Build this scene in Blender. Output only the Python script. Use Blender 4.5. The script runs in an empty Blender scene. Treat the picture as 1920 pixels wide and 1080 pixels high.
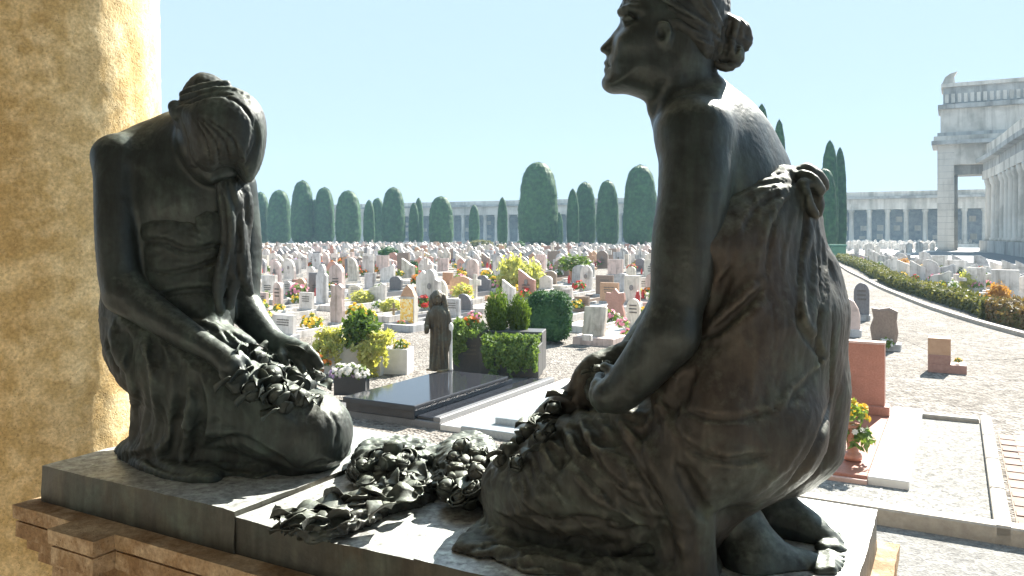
import bpy, math, random, os
import numpy as np
from mathutils import Vector, Matrix
R = math.radians
scene = bpy.context.scene
C = scene.collection
# ------------------------------------------------------------ camera, sky, sun, exposure
FPX = 1500.0; CX = 960.0; HY = 440.0; CAMZ = 2.0
cam_d = bpy.data.cameras.new('camera'); cam = bpy.data.objects.new('camera', cam_d); C.objects.link(cam)
cam.location = (0, 0, CAMZ); cam.rotation_euler = (R(90), 0, 0)
cam_d.sensor_width = 36.0; cam_d.lens = 36.0 * FPX / 1920.0
cam_d.shift_y = (HY - 540.0) / 1920.0
cam_d.clip_start = 0.05; cam_d.clip_end = 3000
scene.camera = cam
SUN_AZ = 37.0      # degrees to the right of the view direction (+Y)
SUN_EL = 39.0
world = bpy.data.worlds.new('World'); scene.world = world; world.use_nodes = True
wn = world.node_tree; wn.nodes.clear()
w_out = wn.nodes.new('ShaderNodeOutputWorld'); w_bg = wn.nodes.new('ShaderNodeBackground')
w_sky = wn.nodes.new('ShaderNodeTexSky'); w_sky.sky_type = 'NISHITA'; w_sky.sun_disc = False
w_sky.sun_elevation = R(SUN_EL); w_sky.sun_rotation = R(SUN_AZ)
w_sky.air_density = 1.0; w_sky.dust_density = 0.3; w_sky.ozone_density = 1.6; w_sky.altitude = 50
w_bg.inputs['Strength'].default_value = 0.15
w_mix = wn.nodes.new('ShaderNodeMix'); w_mix.data_type = 'RGBA'; w_mix.inputs[0].default_value = 0.98
w_hz = wn.nodes.new('ShaderNodeTexCoord'); w_sep = wn.nodes.new('ShaderNodeSeparateXYZ'); wn.links.new(w_hz.outputs['Generated'], w_sep.inputs[0])
w_rmp = wn.nodes.new('ShaderNodeValToRGB'); wn.links.new(w_sep.outputs[2], w_rmp.inputs[0])
SKYK = 1 / 0.15 / 2.0 ** 2.1      # thin bright summer haze over the whole sky, the same all round
for i_, (p_, c_) in enumerate(((0.0, (0.62, 0.80, 0.98)), (0.30, (0.61, 0.82, 1.02)))):
    e_ = w_rmp.color_ramp.elements[i_]; e_.position = p_; e_.color = (*[x * 1.0 for x in c_], 1)
w_rmp.color_ramp.elements[1].position = 0.35
w_mul = wn.nodes.new('ShaderNodeVectorMath'); w_mul.operation = 'SCALE'; w_mul.inputs['Scale'].default_value = SKYK
wn.links.new(w_rmp.outputs[0], w_mul.inputs[0]); wn.links.new(w_sky.outputs[0], w_mix.inputs[6]); wn.links.new(w_mul.outputs[0], w_mix.inputs[7])
wn.links.new(w_mix.outputs[2], w_bg.inputs['Color']); wn.links.new(w_bg.outputs[0], w_out.inputs['Surface'])
sun_d = bpy.data.lights.new('sun', 'SUN'); sun_d.energy = 4.6; sun_d.angle = R(0.53); sun_d.color = (1.0, 0.95, 0.86)
sun = bpy.data.objects.new('sun', sun_d); C.objects.link(sun)
sv = Vector((math.sin(R(SUN_AZ)) * math.cos(R(SUN_EL)), math.cos(R(SUN_AZ)) * math.cos(R(SUN_EL)), math.sin(R(SUN_EL))))
sun.location = sv * 60; sun.rotation_euler = sv.to_track_quat('Z', 'Y').to_euler()
scene.view_settings.view_transform = 'Standard'; scene.view_settings.look = 'None'
scene.view_settings.gamma = 1.0; scene.view_settings.use_curve_mapping = False
scene.view_settings.exposure = 2.1
scene.render.engine = 'CYCLES'
scene.cycles.use_denoising = True
scene.cycles.max_bounces = 8; scene.cycles.diffuse_bounces = 5; scene.cycles.glossy_bounces = 3
scene.cycles.transparent_max_bounces = 8; scene.cycles.volume_bounces = 1
scene.cycles.sample_clamp_indirect = 8.0
rng = random.Random(7); nrg = np.random.default_rng(7)
HAZE = 0.0006

def U(px, py, d):
    """the point of the place seen at picture position px, py and standing d metres away"""
    return Vector(((px - CX) / FPX * d, d, CAMZ - (py - HY) / FPX * d))
def G(px, py, z=0.0):
    """the point seen at px, py on the level z"""
    d = (CAMZ - z) * FPX / (py - HY)
    return Vector(((px - CX) / FPX * d, d, z))
UV = Vector((0.874, -0.485, 0)).normalized(); VV = Vector((0.485, 0.874, 0)).normalized()
YAW = math.atan2(UV.y, UV.x)

# ------------------------------------------------------------ object helpers
def tag(o, label=None, cat=None, group=None, kind=None):
    if label: o['label'] = label
    if cat: o['category'] = cat
    if group: o['group'] = group
    if kind: o['kind'] = kind
    return o
def empty(name, loc=(0, 0, 0), rz=0.0):
    o = bpy.data.objects.new(name, None); C.objects.link(o); o.location = loc; o.rotation_euler = (0, 0, rz)
    o.empty_display_size = 0.1
    return o
def link(name, me, parent=None, loc=None, rot=None, scale=None):
    o = bpy.data.objects.new(name, me); C.objects.link(o)
    if parent: o.parent = parent
    if loc is not None: o.location = loc
    if rot is not None: o.rotation_euler = rot
    if scale is not None: o.scale = scale if hasattr(scale, '__len__') else (scale,) * 3
    return o
def copy_tree(o, parent=None):
    c = o.copy(); C.objects.link(c)
    if parent: c.parent = parent
    for ch in list(o.children): copy_tree(ch, c)
    return c
def drop_tree(o):
    for ch in list(o.children): drop_tree(ch)
    bpy.data.objects.remove(o)
def mesh_np(name, V, F, mat, smooth=True):
    """V (n,3), F (m,4) or (m,3) arrays"""
    me = bpy.data.meshes.new(name)
    V = np.asarray(V, np.float32); F = np.asarray(F, np.int32)
    n, m, k = len(V), len(F), F.shape[1]
    me.vertices.add(n); me.vertices.foreach_set('co', V.ravel())
    me.loops.add(m * k); me.loops.foreach_set('vertex_index', F.ravel())
    me.polygons.add(m); me.polygons.foreach_set('loop_start', np.arange(0, m * k, k, dtype=np.int32))
    try: me.polygons.foreach_set('loop_total', np.full(m, k, np.int32))
    except Exception: pass
    if smooth: me.polygons.foreach_set('use_smooth', np.ones(m, bool))
    me.update(calc_edges=True); me.validate()
    if mat: me.materials.append(mat)
    return me
def sm(me, on=True):
    me.polygons.foreach_set('use_smooth', np.full(len(me.polygons), on)); return me

class MB:
    """collects simple shapes into one mesh"""
    def __init__(s): s.v = []; s.f = []
    def add(s, vs, fs):
        b = len(s.v); s.v += [tuple(v) for v in vs]; s.f += [tuple(i + b for i in f) for f in fs]; return s
    def box(s, x0, x1, y0, y1, z0, z1, bev=0.0):
        if bev <= 0:
            vs = [(x, y, z) for z in (z0, z1) for y in (y0, y1) for x in (x0, x1)]
            return s.add(vs, [(0, 2, 3, 1), (4, 5, 7, 6), (0, 1, 5, 4), (2, 6, 7, 3), (0, 4, 6, 2), (1, 3, 7, 5)])
        b = bev
        pr = [(x0 + b, y0), (x1 - b, y0), (x1, y0 + b), (x1, y1 - b), (x1 - b, y1), (x0 + b, y1), (x0, y1 - b), (x0, y0 + b)]
        cx, cy = (x0 + x1) / 2, (y0 + y1) / 2
        def ring(z, ins):
            return [(min(max(x, x0 + ins), x1 - ins), min(max(y, y0 + ins), y1 - ins), z) for x, y in pr]
        vs = ring(z0, 0) + ring(z1 - b, 0) + ring(z1, b)
        fs = [tuple(range(7, -1, -1)), tuple(range(16, 24))]
        for k in (0, 8):
            for i in range(8): fs.append((k + i, k + (i + 1) % 8, k + 8 + (i + 1) % 8, k + 8 + i))
        return s.add(vs, fs)
    def prism(s, prof, y0, y1, axis='y', bev=0.0):
        """prof: outline of (x, z), counter-clockwise seen from -y; extruded in y"""
        n = len(prof)
        if bev > 0:
            c = (sum(p[0] for p in prof) / n, sum(p[1] for p in prof) / n)
            h = max(p[1] for p in prof) - min(p[1] for p in prof)
            k = 1 - 2 * bev / max(h, 1e-3)
            ins = [(c[0] + (p[0] - c[0]) * k, c[1] + (p[1] - c[1]) * k) for p in prof]
            rings = [(ins, y0), (prof, y0 + bev), (prof, y1 - bev), (ins, y1)]
        else: rings = [(prof, y0), (prof, y1)]
        vs = []
        for pr, y in rings: vs += [(p[0], y, p[1]) for p in pr]
        m = len(rings); fs = [tuple(range(n)), tuple(range(m * n - 1, (m - 1) * n - 1, -1))]
        for k in range(m - 1):
            for i in range(n):
                j = (i + 1) % n
                fs.append((k * n + j, k * n + i, (k + 1) * n + i, (k + 1) * n + j))
        if axis == 'x': vs = [(y, x, z) for x, y, z in vs]; fs = [tuple(reversed(f)) for f in fs]
        return s.add(vs, fs)
    def lathe(s, prof, n=16, c=(0, 0, 0), a0=0.0):
        """prof: (r, z) from bottom to top"""
        vs = []
        for r, z in prof:
            for i in range(n):
                a = a0 + 2 * math.pi * i / n; vs.append((c[0] + r * math.cos(a), c[1] + r * math.sin(a), c[2] + z))
        fs = [tuple(range(n - 1, -1, -1)), tuple(range((len(prof) - 1) * n, len(prof) * n))]
        for k in range(len(prof) - 1):
            for i in range(n):
                j = (i + 1) % n; fs.append((k * n + i, k * n + j, (k + 1) * n + j, (k + 1) * n + i))
        return s.add(vs, fs)
    def tube(s, pts, rad, n=6):
        rs = rad if hasattr(rad, '__len__') else [rad] * len(pts)
        pts = [Vector(p) for p in pts]; vs = []
        for i, p in enumerate(pts):
            t = (pts[min(i + 1, len(pts) - 1)] - pts[max(i - 1, 0)]).normalized()
            a = t.orthogonal().normalized() if i == 0 else (a - t * a.dot(t)).normalized()
            b = t.cross(a)
            for k in range(n):
                an = 2 * math.pi * k / n; vs.append(p + (a * math.cos(an) + b * math.sin(an)) * rs[i])
        fs = [tuple(range(n - 1, -1, -1)), tuple(range((len(pts) - 1) * n, len(pts) * n))]
        for q in range(len(pts) - 1):
            for k in range(n):
                j = (k + 1) % n; fs.append((q * n + k, q * n + j, (q + 1) * n + j, (q + 1) * n + k))
        return s.add(vs, fs)
    def mesh(s, name, mat=None, smooth=False):
        me = bpy.data.meshes.new(name); me.from_pydata(s.v, [], s.f); me.update()
        if mat: me.materials.append(mat)
        if smooth: sm(me)
        return me
    def build(s, name, mat=None, parent=None, loc=None, rot=None, smooth=False):
        return link(name, s.mesh(name, mat, smooth), parent, loc, rot)

# ------------------------------------------------------------ materials
def nodes(name):
    m = bpy.data.materials.new(name); m.use_nodes = True
    nt = m.node_tree; b = nt.nodes['Principled BSDF']
    return m, nt, b
def N(nt, t, **kw):
    n = nt.nodes.new(t)
    for k, v in kw.items():
        if k.startswith('i_'):
            key = k[2:]; key = int(key) if key.isdigit() else key.replace('_', ' ')
            n.inputs[key].default_value = v
        else: setattr(n, k, v)
    return n
def ramp(nt, fac, stops, interp='LINEAR'):
    r = nt.nodes.new('ShaderNodeValToRGB'); r.color_ramp.interpolation = interp
    e = r.color_ramp.elements
    while len(e) < len(stops): e.new(0.5)
    for i, (p, c) in enumerate(stops):
        e[i].position = p; e[i].color = (*c, 1) if len(c) == 3 else c
    nt.links.new(fac, r.inputs[0]); return r
def mixc(nt, fac, a, b, mode='MIX'):
    m = nt.nodes.new('ShaderNodeMix'); m.data_type = 'RGBA'; m.blend_type = mode
    for s, v in ((0, fac), (6, a), (7, b)):
        if hasattr(v, 'is_output'): nt.links.new(v, m.inputs[s])
        else: m.inputs[s].default_value = v if s == 0 else ((*v, 1) if len(v) == 3 else v)
    return m.outputs[2]
def coords(nt, kind='Object', scale=(1, 1, 1)):
    tc = nt.nodes.new('ShaderNodeTexCoord'); mp = nt.nodes.new('ShaderNodeMapping'); mp.inputs['Scale'].default_value = scale
    nt.links.new(tc.outputs[kind], mp.inputs[0]); return mp.outputs[0]
def geo_coords(nt, scale=(1, 1, 1)):
    g = nt.nodes.new('ShaderNodeNewGeometry'); mp = nt.nodes.new('ShaderNodeMapping'); mp.inputs['Scale'].default_value = scale
    nt.links.new(g.outputs['Position'], mp.inputs[0]); return mp.outputs[0]
def noise(nt, vec, scale, detail=4, rough=0.55, dist=0.0):
    n = N(nt, 'ShaderNodeTexNoise', i_Scale=scale, i_Detail=detail, i_Roughness=rough, i_Distortion=dist)
    nt.links.new(vec, n.inputs['Vector']); return n.outputs[0]
def voro(nt, vec, scale, feature='F1', rnd=1.0):
    n = N(nt, 'ShaderNodeTexVoronoi', feature=feature, i_Scale=scale, i_Randomness=rnd)
    nt.links.new(vec, n.inputs['Vector']); return n
def bump(nt, b, h, strength=0.3, dist=0.01, prev=None):
    n = N(nt, 'ShaderNodeBump', i_Strength=strength, i_Distance=dist)
    nt.links.new(h, n.inputs['Height'])
    if prev: nt.links.new(prev, n.inputs['Normal'])
    nt.links.new(n.outputs[0], b.inputs['Normal']); return n.outputs[0]
def stone(name, c1, c2, scale=18, rough=0.7, bmp=0.2, speck=None, per_object=0.0, streak=0.0):
    m, nt, b = nodes(name); v = coords(nt)
    n1 = noise(nt, v, scale, 6, 0.65); n2 = noise(nt, v, scale * 0.13, 3, 0.5, 0.5)
    col = ramp(nt, n1, [(0.3, c1), (0.7, c2)]).outputs[0]
    col = mixc(nt, 0.35, col, ramp(nt, n2, [(0.35, (0.62, 0.6, 0.58)), (0.65, (1.08, 1.06, 1.04))]).outputs[0], 'MULTIPLY')
    if streak > 0:
        g_ = noise(nt, geo_coords(nt, (1, 1, 0.10)), streak, 5, 0.65, 0.4); h_ = noise(nt, geo_coords(nt), streak * .5, 4, 0.6)
        col = mixc(nt, 0.85, col, ramp(nt, g_, [(0.34, (0.52, 0.50, 0.47)), (0.52, (1, 1, 1))]).outputs[0], 'MULTIPLY')
        col = mixc(nt, 0.7, col, ramp(nt, h_, [(0.36, (0.6, 0.59, 0.57)), (0.5, (1, 1, 1))]).outputs[0], 'MULTIPLY')
    if speck:
        w = voro(nt, v, scale * 5); s = ramp(nt, w.outputs['Distance'], [(0.12, (1, 1, 1)), (0.3, (0, 0, 0))]).outputs[0]
        f = N(nt, 'ShaderNodeMath', operation='MULTIPLY', i_1=0.6); nt.links.new(s, f.inputs[0])
        col = mixc(nt, f.outputs[0], col, speck)
    if per_object > 0:
        oi = nt.nodes.new('ShaderNodeObjectInfo')
        rr = ramp(nt, oi.outputs['Random'], [(0.0, (1 - per_object,) * 3), (1.0, (1 + per_object * 0.4,) * 3)]).outputs[0]
        col = mixc(nt, 1.0, col, rr, 'MULTIPLY')
    nt.links.new(col, b.inputs['Base Color']); b.inputs['Roughness'].default_value = rough
    if bmp > 0: bump(nt, b, n1, bmp, 0.01)
    return m
# ------------------------------------------------------------ sculpting by distance fields (marble, bronze: one continuous skin)
def smin(a, b, k):
    if k <= 0: return np.minimum(a, b)
    h = np.maximum(k - np.abs(a - b), 0) / k
    return np.minimum(a, b) - h * h * k * 0.25
def poly_sdf(poly, px, py):
    P = np.array(poly, np.float32); x = px.ravel(); y = py.ravel()
    d2 = np.full(x.shape, 1e12, np.float32); ins = np.zeros(x.shape, bool)
    n = len(P)
    for i in range(n):
        ax, ay = P[i]; bx, by = P[(i + 1) % n]; ex, ey = bx - ax, by - ay
        wx, wy = x - ax, y - ay
        t = np.clip((wx * ex + wy * ey) / (ex * ex + ey * ey + 1e-9), 0, 1)
        d2 = np.minimum(d2, (wx - ex * t) ** 2 + (wy - ey * t) ** 2)
        c = ((ay > y) != (by > y))
        if ey != 0: ins ^= c & (x < ex * (y - ay) / ey + ax)
    d = np.sqrt(d2); d[ins] *= -1
    return d.reshape(px.shape)
def spline(pts, step=1.0):
    """Catmull-Rom through rows of pts, about `step` apart in the first two values"""
    P = np.array(pts, float)
    if len(P) < 3:
        n = max(2, int(np.hypot(*(P[1, :2] - P[0, :2])) / step) + 1)
        t = np.linspace(0, 1, n)[:, None]; return P[0] * (1 - t) + P[1] * t
    Q = np.vstack([2 * P[0] - P[1], P, 2 * P[-1] - P[-2]]); out = []
    for i in range(1, len(Q) - 2):
        n = max(2, int(np.hypot(*(Q[i + 1, :2] - Q[i, :2])) / step) + 1)
        t = np.linspace(0, 1, n, endpoint=False)[:, None]
        a, b, c, d = Q[i - 1], Q[i], Q[i + 1], Q[i + 2]
        out.append(0.5 * ((2 * b) + (c - a) * t + (2 * a - 5 * b + 4 * c - d) * t ** 2 + (3 * b - a - 3 * c + d) * t ** 3))
    out.append(P[-1:]); return np.vstack(out)

class Field:
    def __init__(s, lo, hi, h):
        s.h = h; s.lo = np.array(lo, float)
        s.n = [int((hi[i] - lo[i]) / h) + 2 for i in range(3)]
        s.ax = [(lo[i] + np.arange(s.n[i]) * h).astype(np.float32) for i in range(3)]
        s.a = np.full(s.n, 0.2, np.float32)
    def sub(s, lo, hi, m):
        sl = []
        for i in range(3):
            a = max(0, int((lo[i] - m - s.lo[i]) / s.h)); b = min(s.n[i], int((hi[i] + m - s.lo[i]) / s.h) + 2)
            if b <= a: return None
            sl.append(slice(a, b))
        return tuple(sl)
    def xyz(s, sl):
        return s.ax[0][sl[0]][:, None, None], s.ax[1][sl[1]][None, :, None], s.ax[2][sl[2]][None, None, :]
    def put(s, sl, f, k, op):
        g = s.a[sl]
        if op == 'add': s.a[sl] = smin(g, f, k)
        elif op == 'cut': s.a[sl] = -smin(-g, f, k)
        elif op == 'and': s.a[sl] = -smin(-g, -f, k)
    def cone(s, a, b, r1, r2, k=0.01, op='add', flat=1.0):
        a = np.array(a, float); b = np.array(b, float); r = max(r1, r2)
        sl = s.sub(np.minimum(a, b) - r, np.maximum(a, b) + r, k + 2 * s.h)
        if sl is None: return
        x, y, z = s.xyz(sl); e = b - a; L = float(e @ e) + 1e-12
        t = np.clip(((x - a[0]) * e[0] + (y - a[1]) * e[1] + (z - a[2]) * e[2]) / L, 0, 1)
        f = np.sqrt((x - a[0] - t * e[0]) ** 2 + ((y - a[1] - t * e[1]) / flat) ** 2 + (z - a[2] - t * e[2]) ** 2) - (r1 + (r2 - r1) * t)
        s.put(sl, f.astype(np.float32), k, op)
    def ell(s, c, r, k=0.01, op='add', rot=None):
        c = np.array(c, float); r = np.array(r, float); m = r.max()
        sl = s.sub(c - m, c + m, k + 2 * s.h)
        if sl is None: return
        x, y, z = s.xyz(sl); x = x - c[0]; y = y - c[1]; z = z - c[2]
        if rot is not None:
            M = np.array(Matrix(rot).to_3x3() if not isinstance(rot, np.ndarray) else rot).T
            x, y, z = (M[0][0] * x + M[0][1] * y + M[0][2] * z, M[1][0] * x + M[1][1] * y + M[1][2] * z, M[2][0] * x + M[2][1] * y + M[2][2] * z)
        k0 = np.sqrt((x / r[0]) ** 2 + (y / r[1]) ** 2 + (z / r[2]) ** 2)
        k1 = np.sqrt((x / r[0] ** 2) ** 2 + (y / r[1] ** 2) ** 2 + (z / r[2] ** 2) ** 2) + 1e-9
        s.put(sl, (k0 * (k0 - 1) / k1).astype(np.float32), k, op)
    # picture-aided versions: (px, py, distance, radius in px at that distance)
    def limb(s, pts, k=0.02, op='add', flat=1.0, smooth=True, step=18):
        P = spline(pts, step) if smooth and len(pts) > 2 else np.array(pts, float)
        W = [np.array(U(*p[:3])) for p in P]; rad = [p[3] * p[2] / FPX for p in P]; rm = max(rad)
        sl = s.sub(np.min(W, 0) - rm, np.max(W, 0) + rm, k + 2 * s.h)
        if sl is None: return
        keep = s.a; s.a = np.full(keep.shape, 0.2, np.float32) if False else s.a
        tmp = Field.__new__(Field); tmp.h = s.h; tmp.ax = [s.ax[i][sl[i]] for i in range(3)]; tmp.n = [len(x) for x in tmp.ax]
        tmp.lo = np.array([x[0] for x in tmp.ax], float); tmp.a = np.full(tmp.n, max(.2, k * 2), np.float32)
        far = k + 3 * s.h
        for i in range(len(P) - 1):
            a, b, r1, r2 = W[i], W[i + 1], rad[i], rad[i + 1]; r = max(r1, r2)
            q = tmp.sub(np.minimum(a, b) - r, np.maximum(a, b) + r, far)
            if q is None: continue
            x, y, z = tmp.xyz(q); e = b - a; L = float(e @ e) + 1e-12
            t = np.clip(((x - a[0]) * e[0] + (y - a[1]) * e[1] + (z - a[2]) * e[2]) / L, 0, 1)
            f = np.sqrt((x - a[0] - t * e[0]) ** 2 + ((y - a[1] - t * e[1]) / flat) ** 2 + (z - a[2] - t * e[2]) ** 2) - (r1 + (r2 - r1) * t)
            tmp.a[q] = smin(tmp.a[q], f.astype(np.float32), min(k, 0.003))
        s.put(sl, tmp.a, k, op)
    def egg(s, px, py, d, rx, ry, rd, k=0.02, op='add', roll=0.0):
        q = d / FPX; rot = Matrix.Rotation(R(roll), 3, 'Y') if roll else None
        s.ell(U(px, py, d), (rx * q, rd, ry * q), k, op, rot)
    def inflate(s, poly, d, T, Rr, k=0.02, op='add', tilt=(0, 0), smooth=True):
        """a solid with this outline: rim rounded over Rr metres, T metres half depth, mid-depth plane tilted"""
        P = spline(list(poly) + [poly[0]], 6)[:-1] if smooth else np.array(poly, float)
        x0, y0 = P.min(0) - 40; x1, y1 = P.max(0) + 40
        st = 2.0; gx = np.arange(x0, x1, st, dtype=np.float32); gy = np.arange(y0, y1, st, dtype=np.float32)
        S = poly_sdf(P, *np.meshgrid(gx, gy, indexing='ij'))
        lo = [1e9] * 3; hi = [-1e9] * 3
        cx, cy = (x0 + x1) / 2, (y0 + y1) / 2
        for qx in (x0, x1):
            for qy in (y0, y1):
                dm = d + tilt[0] * (qx - cx) + tilt[1] * (qy - cy)
                for dd in (dm - T, dm + T):
                    u = U(qx, qy, dd)
                    for i in range(3): lo[i] = min(lo[i], u[i]); hi[i] = max(hi[i], u[i])
        sl = s.sub(lo, hi, k)
        if sl is None: return
        x, y, z = s.xyz(sl)
        px = CX + FPX * x / y + 0 * z; py = HY - FPX * (z - CAMZ) / y + 0 * x
        fx = np.clip((px - x0) / st, 0, len(gx) - 1.001); fy = np.clip((py - y0) / st, 0, len(gy) - 1.001)
        ix = fx.astype(np.int32); iy = fy.astype(np.int32); fx = fx - ix; fy = fy - iy
        v = (S[ix, iy] * (1 - fx) * (1 - fy) + S[ix + 1, iy] * fx * (1 - fy) + S[ix, iy + 1] * (1 - fx) * fy + S[ix + 1, iy + 1] * fx * fy)
        v = v * (y / FPX)
        dm = d + tilt[0] * (px - cx) + tilt[1] * (py - cy)
        a = np.maximum(Rr + v, 0) / Rr
        f = (np.sqrt(a * a + ((y - dm) / T) ** 2) - 1) * min(Rr, T)
        f = np.maximum(f, v * 0.7) if op == 'add' else f
        s.put(sl, f.astype(np.float32), k, op)
    def mound(s, poly, z0, h, Rr=0.04, k=0.02):
        """cloth heaped on a level: plan outline given by picture points on that level"""
        P = np.array([tuple(G(a, b, z0)[:2]) for a, b in poly]); P = spline(np.vstack([P, P[:1]]) * 300, 4)[:-1] / 300
        lo = (*P.min(0), z0 - .01); hi = (*P.max(0), z0 + h); sl = s.sub(lo, hi, k)
        if sl is None: return
        x, y, z = s.xyz(sl); gx, gy = np.meshgrid(x.ravel(), y.ravel(), indexing='ij')
        S = poly_sdf(P, gx.astype(np.float32), gy.astype(np.float32))[:, :, None]
        a = np.maximum(Rr + S, 0) / Rr
        s.put(sl, ((np.sqrt(a * a + ((z - z0) / h) ** 2) - 1) * min(Rr, h)).astype(np.float32), k, 'add')
    def at(s, P):
        """field value at points (n,3), nearest-trilinear"""
        q = (np.asarray(P) - s.lo) / s.h
        q = np.clip(q, 0, np.array(s.n) - 1.001); i = q.astype(int); f = q - i
        g = s.a; r = 0
        for dx in (0, 1):
            for dy in (0, 1):
                for dz in (0, 1):
                    w = (f[:, 0] if dx else 1 - f[:, 0]) * (f[:, 1] if dy else 1 - f[:, 1]) * (f[:, 2] if dz else 1 - f[:, 2])
                    r = r + w * g[i[:, 0] + dx, i[:, 1] + dy, i[:, 2] + dz]
        return r
    def front(s, px, py):
        """distance of the first surface seen at px, py (nan where none)"""
        ds = np.arange(s.ax[1][0], s.ax[1][-1], s.h)
        out = []
        for a, b in zip(np.atleast_1d(px), np.atleast_1d(py)):
            P = np.stack([(a - CX) / FPX * ds, ds, CAMZ - (b - HY) / FPX * ds], 1)
            v = s.at(P); w = np.where(v < 0)[0]
            if len(w): out.append(ds[w[0]])
            else: out.append(ds[np.argmin(v)] if v.min() < 0.02 else np.nan)
        return np.array(out)
    def fold(s, pts, r=8, op='ridge', sink=0.35, k=None, taper=True):
        """a fold (ridge) or a crease (groove) that follows the surface under a line of the picture"""
        P = spline([(p[0], p[1], (p[2] if len(p) > 2 else r)) for p in pts], 9)
        d = s.front(P[:, 0], P[:, 1])
        ok = ~np.isnan(d)
        if ok.sum() < 2: return
        d = np.interp(np.arange(len(d)), np.where(ok)[0], d[ok])
        if len(d) > 4: d = np.convolve(np.pad(d, 2, 'edge'), [.1, .2, .4, .2, .1], 'valid')
        n = len(P); tt = np.linspace(0, 1, n); rr = P[:, 2].copy()
        if taper: rr = rr * np.clip(np.minimum(tt, 1 - tt) * 5, 0.25, 1)
        for i in range(n - 1):
            q = d[i] / FPX; r1, r2 = rr[i] * q, rr[i + 1] * q
            off = sink if op == 'ridge' else -sink
            s.cone(U(P[i, 0], P[i, 1], d[i] + r1 * off), U(P[i + 1, 0], P[i + 1, 1], d[i + 1] + r2 * off), r1, r2,
                   (k if k is not None else max(r1, .004) * 1.2), 'add' if op == 'ridge' else 'cut')
    def noise_disp(s, amp, cell, seed=0, stretch=(1, 1, 1)):
        g = vnoise(np.stack(np.broadcast_arrays(*s.xyz((slice(None),) * 3)), -1).reshape(-1, 3) * np.array(stretch) / cell, seed)
        s.a += (g.reshape(s.n) * amp).astype(np.float32)
    def mesh(s):
        """surface nets"""
        a = s.a; inside = a < 0
        c = [inside[i:a.shape[0] - 1 + i, j:a.shape[1] - 1 + j, k:a.shape[2] - 1 + k] for i in (0, 1) for j in (0, 1) for k in (0, 1)]
        cnt = sum(x.astype(np.int8) for x in c); act = (cnt > 0) & (cnt < 8)
        idx = np.argwhere(act); ids = np.full(act.shape, -1, np.int32); ids[act] = np.arange(len(idx))
        vals = np.stack([a[idx[:, 0] + i, idx[:, 1] + j, idx[:, 2] + k] for i in (0, 1) for j in (0, 1) for k in (0, 1)], 1)
        off = np.array([(i, j, k) for i in (0, 1) for j in (0, 1) for k in (0, 1)], float)
        acc = np.zeros((len(idx), 3)); num = np.zeros(len(idx))
        for p in range(8):
            for q in range(p + 1, 8):
                if np.abs(off[p] - off[q]).sum() != 1: continue
                vp, vq = vals[:, p], vals[:, q]; m = (vp < 0) != (vq < 0)
                t = np.where(m, vp / np.where(m, vp - vq, 1), 0)
                pt = off[p] + (off[q] - off[p]) * t[:, None]
                acc += pt * m[:, None]; num += m
        V = s.lo + (idx + acc / num[:, None]) * s.h
        F = []
        for ax in range(3):
            o = [0, 0, 0]; o[ax] = 1
            A = inside[:a.shape[0] - o[0], :a.shape[1] - o[1], :a.shape[2] - o[2]]; B = inside[o[0]:, o[1]:, o[2]:]
            e = np.argwhere(A != B); b1, b2 = [(1, 2), (2, 0), (0, 1)][ax]
            ok = (e[:, b1] > 0) & (e[:, b2] > 0) & (e[:, b1] < ids.shape[b1]) & (e[:, b2] < ids.shape[b2]) & (e[:, ax] < ids.shape[ax])
            e = e[ok]; fl = A[tuple(e.T)]
            def g(d1, d2):
                q = e.copy(); q[:, b1] -= d1; q[:, b2] -= d2; return ids[tuple(q.T)]
            q = np.stack([g(1, 1), g(0, 1), g(0, 0), g(1, 0)], 1)
            q[~fl] = q[~fl][:, ::-1]; F.append(q)
        F = np.vstack(F); F = F[(F >= 0).all(1)]
        return V, F
def vnoise(P, seed=0):
    """smooth value noise, -1..1"""
    P = np.asarray(P); T = np.random.default_rng(seed).uniform(-1, 1, (32, 32, 32)).astype(np.float32)
    i = np.floor(P).astype(int); f = P - i; f = f * f * (3 - 2 * f); i &= 31; j = (i + 1) & 31
    r = 0
    for a in (0, 1):
        for b in (0, 1):
            for c in (0, 1):
                w = (f[:, 0] if a else 1 - f[:, 0]) * (f[:, 1] if b else 1 - f[:, 1]) * (f[:, 2] if c else 1 - f[:, 2])
                r = r + w * T[(j if a else i)[:, 0], (j if b else i)[:, 1], (j if c else i)[:, 2]]
    return r
def vnormals(V, F):
    n = np.zeros_like(V); a = V[F[:, 2]] - V[F[:, 0]]; b = V[F[:, 3]] - V[F[:, 1]]
    c = np.cross(a, b)
    for k in range(4):
        for ax in range(3): n[:, ax] += np.bincount(F[:, k], c[:, ax], len(V))
    return n / (np.linalg.norm(n, axis=1)[:, None] + 1e-12)
def relax(V, F, it=1, w=0.5):
    n = len(V); E = np.vstack([F[:, [0, 1]], F[:, [1, 2]], F[:, [2, 3]], F[:, [3, 0]]])
    cnt = np.bincount(E[:, 0], minlength=n).astype(float) + 1e-9
    for _ in range(it):
        A = np.stack([np.bincount(E[:, 0], V[E[:, 1], k], n) for k in range(3)], 1) / cnt[:, None]
        V = V * (1 - w) + A * w
    return V
def px_of(V):
    return CX + FPX * V[:, 0] / V[:, 1], HY - FPX * (V[:, 2] - CAMZ) / V[:, 1]
def sculpt(name, fld, mat, parent, detail=None, it=2):
    V, F = fld.mesh(); V = relax(V, F, it)
    if detail is not None:
        nn = vnormals(V, F); V = V + nn * detail(V, nn)[:, None]
    if parent is not None: V = V - np.array(parent.location)
    return link(name, mesh_np(name, V, F, mat), parent)
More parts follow.
